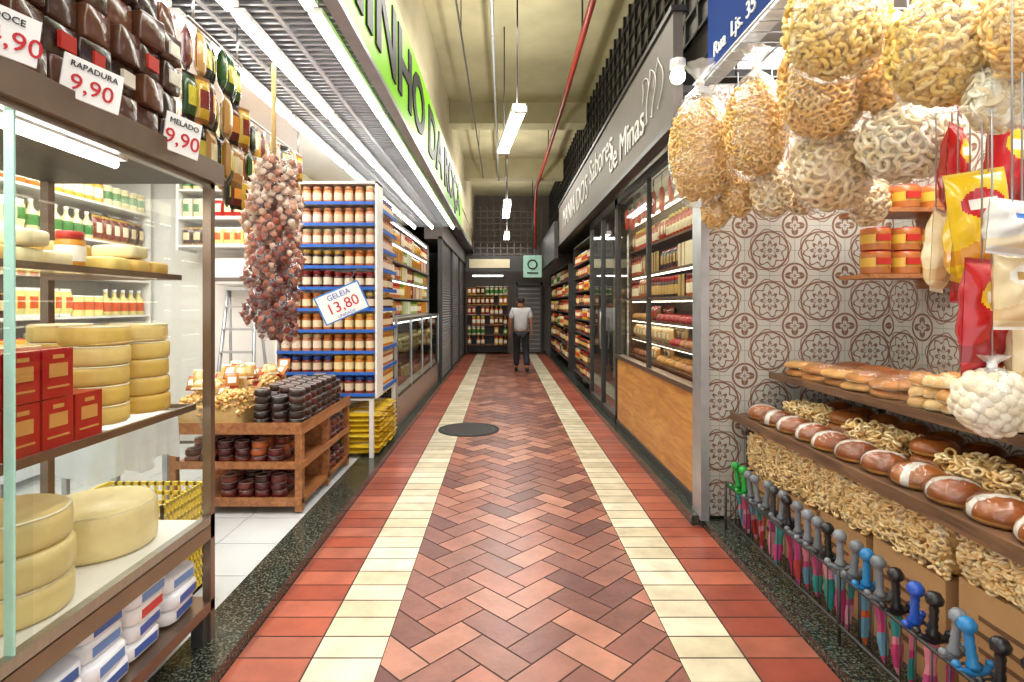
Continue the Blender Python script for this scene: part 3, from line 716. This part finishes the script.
shelf_unit('spice_shelf_unit',1.93,8.7,-math.pi/2,1.9,.3,[.4,.75,1.1,1.45,1.8,2.15],2.6,lambda i,z: dict(pals=RP+GP,kinds=('jar','pkt','can'),w=.1,h=.24,depth=1),board='white',lamp='lampdim')
shelf_unit('candy_shelf_unit',1.38,10.9,-math.pi/2,2.0,.35,[.25,.5,.75,1.0,1.25,1.5,1.75,2.0,2.25],2.6,lambda i,z: dict(pals=RP+[(C('#d8b52c'),C('#c0392b'),C('#eeeeee'))],kinds=('jar','pkt','can'),w=.09,h=.19,depth=1),board='dark',back='dark')
shelf_unit('grocery_shelf_unit',1.40,16.6,-math.pi/2,4.6,.4,[.3,.65,1.0,1.35,1.7,2.05],2.4,lambda i,z: dict(pals=RP+GP,kinds=('jar','pkt','can','bot'),w=.14,h=.28,depth=1,fill=.85),board='dark',back='dark')
mb=MB(); mb.box(1.20,1.27,3.95,12.0,2.78,3.58,'grey'); mb.box(1.18,1.29,3.93,12.0,2.75,2.79,'dark'); mb.box(1.18,1.29,3.93,12.0,3.57,3.61,'dark'); mb.box(1.27,1.42,3.95,12,3.0,3.05,'dark')
for k in range(3):
    yy=4.3+k*.2
    mb.add(tube([(1.19,yy+.10*math.cos(a)+.04*math.cos(3*a+k),3.2+.2*math.sin(a)) for a in np.linspace(0,5.2,26)],.005,4),mat='inkgrey')
fs=mb.build('fascia_sign')
text('MANIA DOS',.5,(1.192,9.5,3.17),(90,0,-90),'inkgrey',fs,.004,1.2); text('Sabores',.46,(1.192,6.9,3.28),(90,0,-90),'inkgrey',fs,.004,1.1); text('de Minas',.4,(1.192,5.5,3.08),(90,0,-90),'inkgrey',fs,.004,1.1)
mb=MB(); mb.box(1.1,1.18,12.0,16.5,2.5,3.3,'dark'); mb.build('fascia_panel')
mb=MB(); mb.add(SPH,TM(1.17,3.75,3.03,s=(.05,.05,.05)),mat='lamp'); mb.add(lathe([(.03,0,0),(.055,.03,0),(.05,.08,0),(.0001,.1,0)],12),TM(1.17,3.75,3.06),mat='white'); mb.add(tube([(1.17,3.75,3.12),(1.2,3.85,3.2),(1.24,3.94,3.2)],.012,6),mat='dark'); mb.build('globe_lamp')
mb=MB(); mb.box(1.36,1.42,.5,3.72,3.02,3.95,'blue'); mb.box(1.34,1.44,.48,3.74,2.98,3.02,'alu'); bs=mb.build('blue_sign')
text('DOCES',.62,(1.355,2.2,3.55),(90,0,-90),'inkwhite',bs,.004); text('Rua  Ljs. 35',.13,(1.355,3.3,3.13),(90,0,-90),'inkwhite',bs,.004)

# ================================================================ RIGHT STALL
mb=MB()
mb.box(1.54,2.25,1.0,3.76,.74,.77,'wooddark'); mb.box(1.525,1.54,1.0,3.76,.735,.785,'wooddark')
mb.box(1.80,2.55,1.0,3.76,1.02,1.045,'wooddark'); mb.box(1.785,1.80,1.0,3.76,1.01,1.05,'wooddark')
for yy in(3.70,1.02):
    mb.box(1.62,1.65,yy,yy+.03,.05,.74,'dark'); mb.box(2.5,2.53,yy,yy+.03,0,1.02,'dark')
    mb.box(1.62,2.53,yy,yy+.03,.70,.74,'dark'); mb.box(1.85,2.53,yy,yy+.03,.99,1.02,'dark')
st=mb.build('bakery_stall_shelf')
def cbox(x,y,z,w,d,h_,rz=0):
    mb=MB(); M=TM(x,y,z,rz=rz); mb.add(BOX,M@TM(s=(w,d,h_)),mat='card',smooth=False)
    mb.add(BOX,M@TM(0,0,h_-.001,s=(w*.99,.05,.003)),(C('#c9a878'),),'gloss',False)
    mb.add(BOX,M@TM(-w/2,0,h_*.3,s=(.004,d*.5,h_*.05)),(C('#6b4a30'),),'matte',False)
    for k in range(4): mb.add(BOX,M@TM(-w/2,d*.1,h_*(.5+.1*k),s=(.004,d*(.5-.1*(k%2)),h_*.03)),(C('#6b4a30'),),'matte',False)
    return mb.build('cardboard_box')
boxes=((1.35,.54,.38),(1.78,.535,.42),(2.25,.49,.40),(2.68,.46,.36),(3.08,.43,.36),(3.48,.40,.34))
cc=[C('#ecc98c'),C('#f2daa8'),C('#e4bc78'),C('#eed19a')]
for (y,h_,d) in boxes:
    cb=cbox(1.87,y,0,.50,d,h_)
    top=.725; zb=h_+.002
    for half in(-1,1):
        mb=MB(); yy=y+half*.105
        mb.add(RB2,TM(1.84,yy,zb,s=(.42,.205,top-zb-.01)),(C('#dcae66'),),'food')
        for q in range(330):
            f=U(-1,1)
            if R()<.62:
                zz=U(0,1); p=(1.628-.02*(1-f*f)*math.sin(math.pi*zz)+U(-.01,.012),yy+f*.1,zb+.012+zz*(top-zb-.03))
            else: p=(U(1.62,1.9),yy+f*.1,top-.012+U(-.01,.01))
            mb.add(MAC if q%3 else RING,TM(*p,rz=U(0,6),rx=U(0,6),s=(.0175,.0175,.0175)),(random.choice(cc),),'food')
        V,F,K=RB2
        mb.add(RB2,TM(1.80,yy,zb,s=(.42,.208,top-zb+.008)),mat='cling')
        attach(mb.build('snack_curl_bag'),cb)
    attach(cb,st)
mb=MB()
brs=[C('#7c3f1a'),C('#8f4f22'),C('#6f3515'),C('#8a4a20'),C('#9c5c2c')]
for k in range(14):
    yy=1.12+k*.19; c=random.choice(brs)
    mb.add(BUNB,TM(1.67+U(-.01,.01),yy,.772,rz=math.pi/2+U(-.6,.6),s=(.20,.185,.09)),(c,C('#cfcac0'),C('#c08c4c')),'bread')
    mb.add(BUN,TM(1.67,yy,.771,s=(.212,.196,.102)),mat='cling')
attach(mb.build('wrapped_sweet_bread'),st)
mb=MB()
for k in range(12):
    yy=1.2+k*.215; c=random.choice(brs)
    if k%3!=0:
        for q in range(120): mb.add(RING,TM(1.92+U(-.10,.08),yy+U(-.1,.1),.79+U(0,.085),rx=U(-1,1),ry=U(-1,1),s=(.022,.022,.022)),(random.choice(cc),),'food')
    else:
        for l in range(2): mb.add(BUND,TM(1.93+U(-.02,.02),yy,.772+l*.065,s=(.19,.19,.075)),(c,C('#6a3010'),C('#c89850')),'bread')
    mb.add(BUND,TM(2.14,yy,.772,s=(.19,.19,.12)),(random.choice(brs),C('#a9703a'),C('#c39a5c')),'bread')
attach(mb.build('bread_rolls'),st)
mb=MB()
for k in range(5):
    for l in range(2): mb.add(BUND,TM(1.95+U(-.02,.02),3.6-k*.21,1.047+l*.045,rz=U(0,6),rx=U(-.08,.08),s=(.25,.23,.05)),(random.choice([C('#b4783c'),C('#a56c34'),C('#c59454')]),C('#9a5c2c'),C('#d8b47c')),'bread')
    mb.add(BUN,TM(1.95,3.6-k*.21,1.046,s=(.27,.22,.115)),mat='cling')
    mb.add(BUND,TM(2.25,3.6-k*.22,1.047,s=(.26,.22,.09)),(random.choice(brs),C('#885020'),C('#c6a46c')),'bread')
attach(mb.build('flat_bread_stack'),st)
mb=MB()
for k in range(16):
    yy=2.50-k*.1
    for l in range(3):
        for xx in(1.87,2.0,2.13,2.26):
            mb.add(BUND,TM(xx+U(-.02,.02),yy+U(-.01,.01),1.047+l*.05,rx=U(-.3,.3),ry=U(-.2,.2),s=(.12,.10,.055)),(random.choice([C('#e0bc80'),C('#d0a464'),C('#e4cc9c'),C('#c18a47')]),C('#bc8042'),C('#eadab2')),'bread')
for k in range(4): mb.add(RB2,TM(2.05,2.38-k*.4,1.046,s=(.56,.38,.19)),mat='cling')
attach(mb.build('cookie_bags'),st)
mb=MB()
for (x,z) in ((1.44,.345),(1.53,.345),(1.44,.13),(1.53,.13)): bar(mb,(x,1.2,z),(x,3.62,z),.007,'dark')
for k in range(33):
    yy=1.2+k*.0755; bar(mb,(1.44,yy,.345),(1.53,yy,.345),.004,'dark',4); bar(mb,(1.44,yy,.13),(1.44,yy,.345),.003,'dark',4)
for yy in(1.2,2.4,3.62):
    for x in(1.44,1.53): bar(mb,(x,yy,.05),(x,yy,.36),.008,'dark')
wr_=mb.build('wire_rack')
HND=lathe([(.0001,0,0),(.020,0,0),(.022,.015,0),(.014,.03,0),(.016,.045,0),(.013,.06,0),(.016,.075,0),(.013,.09,0),(.016,.105,0),(.013,.12,0),(.026,.13,0),(.029,.15,0),(.018,.17,0),(.0001,.175,0)],10)
seqs=['#1a8a34','#1a9a38','#6d7278','#6d7278','#6d7278','#3a3d42','#6d7278','#1b1c1e','#6d7278','#7d8288','#6d7278','#1b1c1e','#7d8288','#6d7278','#2478b0','#6d7278','#1b1c1e','#2450b0','#1b1c1e','#7d8288','#2478b0','#1b1c1e','#1b1c1e','#7d8288','#7d8288','#1b1c1e']
mb=MB(); sh=['#b8386a','#2a8a86','#b8562c','#a83a70','#5e8fa8','#a8342c','#c88a9a','#c87a8a']
for k,c in enumerate(seqs):
    yy=3.52-k*.088; x=1.484; c=C(c); M=TM(x,yy,.335,rx=U(-.15,.15),ry=U(-.1,.1),rz=U(-.5,.5),s=(1,1,.9))
    mb.add(HND,M@TM(0,0,.02),(c,),'gloss')
    mb.add(tube([(-.05,0,.035),(-.035,0,.015),(0,0,.008),(.035,0,.015),(.05,0,.035)],[.011,.012,.018,.012,.011],8),M,(c,),'gloss')
    for s in(-1,1): mb.add(SPHS,M@TM(s*.05,0,.038,s=(.014,.014,.014)),(c,),'gloss')
    n=8; V=[];F=[];Kx=[]
    for j in range(n+1):
        t_=j/n; w=.022*(1-.1*t_)+.004*math.sin(j*1.6); w=w if j<n else .003
        for a in range(6): V.append((w*math.cos(a*math.pi/3),.009*math.sin(a*math.pi/3),-t_*.26+.005))
    for j in range(n):
        for a in range(6): F.append((j*6+a,j*6+(a+1)%6,(j+1)*6+(a+1)%6,(j+1)*6+a)); Kx.append(0 if j<3 else (1 if (j+a//3)%4 else 2))
    cs=[C(random.choice(sh)) for _ in range(3)]
    mb.add((np.array(V),F,Kx),M,tuple(cs),'gloss',False)
attach(mb.build('toy_swords'),wr_)
mb=MB()
for z in(1.68,2.06): mb.box(2.1,2.6,3.2,3.5,z-.025,z,'wood')
mb.box(2.58,2.61,3.2,3.5,1.6,2.1,'wood')
ds=mb.build('display_ledge')
mb=MB()
for (z,l) in ((1.682,2),(2.062,1)):
    for k in range(3):
        for q in range(l):
            mb.add(CAN,TM(2.18+k*.17,3.28,z+q*.135,s=(.155,.155,.13)),(C('#a8622c'),C('#c9a23c'),C('#b0281e')))
            mb.add(BOX,TM(2.18+k*.17,3.205,z+q*.135+.05,s=(.08,.012,.04)),(C('#b0281e'),),'gloss',False)
attach(mb.build('peanut_candy_tubs'),ds)
mb=MB()
for x in(1.3,1.55,1.8,2.05,2.3,2.55): bar(mb,(x,1.0,2.96),(x,3.75,2.96),.007,'alu')
for k in range(24): bar(mb,(1.3,1.0+k*.118,2.965),(2.6,1.0+k*.118,2.965),.004,'alu',4)
for (x,y) in((1.5,1.1),(2.5,1.1),(1.5,3.6),(2.5,3.6)): bar(mb,(x,y,2.96),(x,y,3.25),.008,'dark')
mb.build('hanging_rack')
SP=[(.0001,-1.03,0),(.45,-.99,0),(.86,-.72,0),(1.04,-.25,0),(1.03,.25,0),(.84,.64,0),(.5,.92,0),(.2,1.08,0)]
def wob(T,n,amp):
    V,F,K=T; V=V.copy()
    for i in range(len(V)):
        a=math.atan2(V[i][1],V[i][0]); V[i][:2]*=1+amp*math.sin(a*n)
    return V,F[:],K
SHELL=lathe(SP,24); SHELL=(SHELL[0],SHELL[1][:-1],SHELL[2][:-1])
NECK=lathe([(.5,.92,0),(.2,1.08,0),(.08,1.18,0),(.08,1.22,0),(.2,1.34,0),(.36,1.46,0),(.44,1.54,0)],24); NECK=wob((NECK[0],NECK[1][:-2],NECK[2][:-2]),7,.16)
def sbag(x,z,Y,w,h_,tmpl,size,n,cols,squash=1,hook=True):
    mb=MB(); rx,rz_=w/2,h_/2; ry=rx*.8
    mb.add(sphere(14,10),TM(x,Y,z,s=(rx*.84,ry*.84,rz_*.86)),(tuple(c*.95 for c in cols[0]),),'food')
    for k in range(n):
        t_=1-2*(k+.5)/n; a=k*2.39996; q=(1-t_*t_)**.42; f=U(.85,.95)
        p=(x+rx*f*q*math.cos(a),Y+ry*f*q*math.sin(a),z+rz_*f*t_)
        nrm=Vector((q*math.cos(a)/rx,q*math.sin(a)/ry,t_/rz_)).normalized()
        Q=(nrm+Vector((U(-.7,.7),U(-.7,.7),U(-.7,.7)))).to_track_quat('Z','Y').to_matrix().to_4x4()
        mb.add(tmpl,Matrix.Translation(p)@Q@Matrix.Rotation(U(0,6),4,'Z')@Matrix.Diagonal((size,size,size*squash,1)),(random.choice(cols),),'food')
    mb.add(SHELL,TM(x,Y,z,rz=U(0,6),s=(rx*1.04,ry*1.07,rz_*1.04)),mat='plastic')
    mb.add(NECK,TM(x,Y,z,rz=U(0,6),s=(rx*1.04,ry*1.07,rz_*1.04)),mat='film')
    mb.add(torus(.09,.035,10,5),TM(x,Y,z+rz_*1.04*1.2,s=(rx*1.2,ry*1.2,.5)),(C('#e8e8e8'),),'gloss')
    if hook: bar(mb,(x,Y,z+rz_*1.2),(x,Y,2.955),.003,'alu',4)
    mb.build('snack_bag')
def PX(px,py,Y): return (px-503)*Y/560, 1.5-(py-305)*Y/560
gold=[C('#eabd70'),C('#e2b25c'),C('#f0ce8e')]; tan=[C('#e8cea0'),C('#dfc08e'),C('#f0e0c0')]; pale=[C('#ece0c4'),C('#e2d0aa'),C('#f2ecdc')]; yel=[C('#eccb72'),C('#e4bb5c'),C('#f2d996')]
bags=[(700,150,3.5,64,108,MAC,.019,900,gold,1),(756,128,3.15,64,98,MAC,.019,900,gold,1),
 (822,76,2.75,86,112,RING,.026,560,gold,1),(832,165,2.9,76,90,RING,.040,180,tan,1),(772,188,3.3,42,58,RING,.028,160,tan,1),
 (802,186,3.45,38,56,RING,.028,140,tan,1),(738,192,3.5,34,50,MAC,.022,200,gold,1),(716,212,3.6,28,32,MAC,.022,140,gold,1),
 (836,14,2.35,100,100,MAC,.028,620,yel,1),(908,142,2.6,90,76,RING,.036,200,pale,1),(888,66,2.6,64,96,MAC,.030,420,gold,1),
 (952,48,2.1,124,112,MAC,.027,1000,yel,1),(1002,98,1.95,60,62,CHIP,.036,150,pale,1),(868,200,3.1,38,50,MAC,.026,190,tan,1),(1032,24,1.8,84,104,RING,.028,320,gold,1)]
for (px,py,Y,w,h_,t_,sz,n,cl,sq) in bags:
    x,z=PX(px,py,Y); z=min(z,2.95-h_*Y/560*.66) 
    sbag(x,z,Y,w*Y/560,h_*Y/560,t_,sz,n,cl,sq)
def hp(name,x,z,Y,w,h_,t_,pal,rz=0,tilt=0):
    mb=MB(); mb.add(PKF,TM(x,Y,z-h_/2,rz=rz,ry=tilt,s=(w,t_,h_)),pal,'foil'); bar(mb,(x,Y,z+h_/2-.01),(x,Y,2.955),.003,'alu',4); mb.build(name)
rd=C('#b01820'); yl=C('#dcb51e'); wh=C('#e4dfd4')
redp=(rd,yl,C('#98101a'),wh,C('#8a0f14')); yelp=(yl,rd,yl,wh,C('#c98a1c')); palp=(C('#dcc8a0'),C('#e5dfd0'),C('#e5dfd0'),C('#b89050'),C('#d0b080')); blup=(C('#d0cec8'),C('#e4e4e4'),C('#e4e4e4'),C('#3a6fb8'),C('#d2c2a0'))
for (px,py,Y,w,h_,p,rz,ti) in ((982,318,1.95,56,118,redp,.25,.05),(988,222,2.05,52,105,yelp,-.3,-.12),(1000,165,2.15,46,110,redp,.2,.15),(958,228,2.2,34,110,yelp,.5,.14),(952,168,2.35,30,90,redp,.5,.1),(936,250,2.35,26,84,palp,.5,.1),
    (1012,228,1.72,60,56,blup,.1,.1),(1022,290,1.78,50,80,palp,-.2,0),(970,262,2.25,34,84,redp,-.4,.08),(1028,355,1.9,40,70,palp,.2,0)):
    x,z=PX(px,py,Y); hp('hanging_snack_packet',x,z,Y,w*Y/560,h_*Y/560,.09,p,rz,ti)
x,z=PX(992,402,1.9); sbag(x,z,1.9,.22,.20,SPHS,.028,120,[C('#e3dcc9'),C('#dcd0b4')])

# ================================================================ FAR END
shelf_unit('far_shop_shelf_unit',-1.1,16.9,0,1.25,.4,[.3,.6,.9,1.2,1.5,1.8],2.05,lambda i,z: dict(pals=GP+[(C('#3f7a3a'),C('#c9d98a'),C('#e0e0e0'))],kinds=('jar','pkt','bot'),w=.12,h=.27,depth=1,fill=.85),board='wooddark',back='dark')
mb=MB(); mb.box(.45,1.15,17.2,17.26,.05,2.1,'grey'); mb.box(.40,.45,17.1,17.3,0,2.2,'dark'); mb.box(1.15,1.2,17.1,17.3,0,2.2,'dark'); mb.box(.4,1.2,17.1,17.3,2.1,2.2,'dark')
for k in range(14): mb.box(.47,1.13,17.18,17.2,.15+k*.14,.18+k*.14,'mesh')
mb.build('door_2')
mb=MB(); mb.box(-1.1,1.05,16.6,16.66,2.5,2.95,'dark'); mb.box(-1.0,.2,16.58,16.6,2.6,2.86,'cream')
for k in range(11): mb.box(-.88+k*.2,-.86+k*.2,16.6,16.63,2.95,4.4,'grey')
for k in range(8): mb.box(-.88,1.05,16.6,16.63,3.0+k*.18,3.02+k*.18,'grey')
ff=mb.build('far_fascia')
mb=MB(); mb.box(.55,1.05,15.2,15.25,2.25,2.85,'palegreen'); mb.add(torus(.12,.02,20,6),TM(.8,15.19,2.6,rx=math.pi/2),mat='inkblack'); mb.box(.65,.95,15.185,15.2,2.35,2.39,'inkblack'); bar(mb,(.8,15.22,2.85),(.8,15.22,4.9),.01,'dark'); mb.build('hanging_sign')
mb=MB(); mb.box(-.9,.0,16.5,16.56,2.34,2.38,'lampdim'); bar(mb,(-.45,16.53,2.38),(-.45,16.6,2.55),.01,'dark'); attach(mb.build('far_shop_light'),ff)

# ================================================================ PERSON
def skin(name,vs,es,rs_,mat,parent,sub=2):
    me=bpy.data.meshes.new(name); me.from_pydata(vs,es,[]); o=bpy.data.objects.new(name,me); scene.collection.objects.link(o)
    sk=o.modifiers.new('s','SKIN'); sk.use_smooth_shade=True; ss=o.modifiers.new('u','SUBSURF'); ss.levels=sub; ss.render_levels=sub
    for i,r_ in enumerate(rs_):
        o.data.skin_vertices[0].data[i].radius=r_ if isinstance(r_,tuple) else (r_,r_); o.data.skin_vertices[0].data[i].use_root=(i==0)
    dg=bpy.context.evaluated_depsgraph_get(); m2=bpy.data.meshes.new_from_object(o.evaluated_get(dg)); bpy.data.objects.remove(o)
    m2.materials.clear(); m2.materials.append(MAT[mat]); o=bpy.data.objects.new(name,m2); scene.collection.objects.link(o); o.parent=parent
    for p in m2.polygons: p.use_smooth=True
    return o
pe=bpy.data.objects.new('person',None); scene.collection.objects.link(pe); pe.location=(.40,12.5,.003)
LK,LA,LT=(-.09,.15,.50),(-.10,.17,.09),(-.11,.30,.045)
RK,RA,RT=(.11,.04,.48),(.13,-.19,.13),(.14,-.08,.045)
vs=[(0,0,.93),(0,.01,1.12),(0,.02,1.32),(0,.02,1.44),(0,.03,1.50),(0,.045,1.58),(0,.04,1.635)]
rs_=[(.13,.10),(.125,.09),(.15,.10),.055,.07,.082,.06]
es=[(0,1),(1,2),(2,3),(3,4),(4,5),(5,6)]
for s,(K_,A_,T_) in ((-1,(LK,LA,LT)),(1,(RK,RA,RT))):
    b_=len(vs); vs+=[(s*.09,.0,.86),K_,A_,T_]; rs_+=[.085,.055,.038,.03]; es+=[(0,b_),(b_,b_+1),(b_+1,b_+2),(b_+2,b_+3)]
    b_=len(vs); sw=-s*.05
    vs+=[(s*.17,.02,1.385),(s*.235,.0+sw*.3,1.11),(s*.24,.07+sw,.89),(s*.238,.085+sw,.83)]; rs_+=[.058,.04,.026,.032]; es+=[(2,b_),(b_,b_+1),(b_+1,b_+2),(b_+2,b_+3)]
skin('body',vs,es,rs_,'skin',pe)
for s in(-1,1):
    sw=-s*.05
    for k,(dy,ln) in enumerate(((-.03,.065),(-.01,.08),(.01,.085),(.03,.075))):
        skin('finger',[(s*.238,.085+sw+dy,.83),(s*.235,.09+sw+dy,.83-ln*.6),(s*.225,.095+sw+dy,.83-ln)],[(0,1),(1,2)],[.01,.009,.007],'skin',pe,1)
    skin('thumb',[(s*.235,.11+sw,.86),(s*.23,.135+sw,.82),(s*.225,.14+sw,.795)],[(0,1),(1,2)],[.012,.01,.008],'skin',pe,1)
skin('shirt_top',[(0,.0,.86),(0,.005,1.1),(0,.02,1.32),(0,.02,1.42),(-.175,.02,1.38),(-.222,.0,1.18),(.175,.02,1.38),(.222,.0,1.18)],[(0,1),(1,2),(2,3),(2,4),(4,5),(2,6),(6,7)],[(.175,.135),(.165,.13),(.175,.125),(.07,.065),.078,.068,.078,.068],'shirt',pe)
tv=[(0,0,.93)]; te=[]; tr=[(.145,.115)]
for s,(K_,A_,T_) in ((-1,(LK,LA,LT)),(1,(RK,RA,RT))):
    b_=len(tv); tv+=[(s*.092,0,.84),K_,(A_[0],A_[1],A_[2]+.02)]; tr+=[.105,.085,.07]; te+=[(0,b_),(b_,b_+1),(b_+1,b_+2)]
skin('trousers',tv,te,tr,'trousers',pe)
for (A_,T_) in ((LA,LT),(RA,RT)): skin('shoe',[(A_[0],A_[1]-.05,max(.04,A_[2]-.05)),(A_[0],A_[1]+.03,max(.05,A_[2]-.05)),T_],[(0,1),(1,2)],[.04,.045,.035],'black',pe)
mb=MB()
mb.add(sphere(16,10),TM(.4,12.5+.035,.003+1.60,s=(.088,.098,.088)),mat='hair')
for s in(-1,1): mb.add(sphere(8,6),TM(.4+s*.086,12.55,1.565,s=(.014,.022,.032)),mat='skin'); mb.add(sphere(8,6),TM(.4+s*.032,12.625,1.575,s=(.014,.01,.008)),mat='inkwhite')
mb.add(sphere(8,6),TM(.4,12.635,1.555,s=(.014,.02,.022)),mat='skin'); mb.add(sphere(8,6),TM(.4,12.62,1.515,s=(.026,.008,.006)),mat='redpipe')
ho=mb.build('hair_and_face'); ho.parent=pe; ho.matrix_parent_inverse=Matrix.Translation(pe.location).inverted()

# ================================================================ LIGHTS
def area(x,y,z,sx,sy,e,col=(1,.96,.90),rot=(0,0,0)):
    l=bpy.data.lights.new('a','AREA'); l.shape='RECTANGLE'; l.size=sx; l.size_y=sy; l.energy=e; l.color=col
    o=bpy.data.objects.new('fill_area_light',l); o.location=(x,y,z); o.rotation_euler=rot; scene.collection.objects.link(o)  # added fill light, has no fixture of its own
area(-2.7,3.6,2.95,1.6,3,125)
area(2.0,2.2,3.22,.8,2.6,120,(1,.95,.88))
area(.15,4,4.3,.8,4,100); area(.15,11,4.2,.8,5,150)
area(-1.6,1.6,1.98,.4,1.4,8)  # extra light added to brighten the display case interior
area(1.95,7.7,3.05,.5,1.8,50,(1,.93,.82))  # added to lift the dark shop interior behind the glass
area(.1,0.3,4.3,1.2,2,55)
# uplights added on top of the luminaires to brighten the ceiling
for (x,y,zz) in ((.08,6.25,3.5),(.07,11.05,3.45),(.1,14.8,3.4)): area(x,y,zz,.12,1.4,34,rot=(math.pi,0,0))
area(-.9,5,3.64,.1,9,22,rot=(math.pi,0,0))
area(0,16.0,3.4,1.2,.6,22)  # added to brighten the far end of the corridor
w=bpy.data.worlds.new('w'); scene.world=w; w.use_nodes=True; w.node_tree.nodes['Background'].inputs[0].default_value=(1,.99,.98,1); w.node_tree.nodes['Background'].inputs[1].default_value=1.9

# ================================================================ CAMERA
cd=bpy.data.cameras.new('cam'); cam=bpy.data.objects.new('camera',cd); scene.collection.objects.link(cam)
cam.location=(0,0,1.5); cam.rotation_euler=(math.radians(90),0,0)
cd.sensor_width=36; cd.lens=560/1024*36; cd.shift_x=(512-503)/1024; cd.shift_y=-(341-305)/1024; cd.clip_start=.05
scene.camera=cam
scene.view_settings.view_transform='Standard'
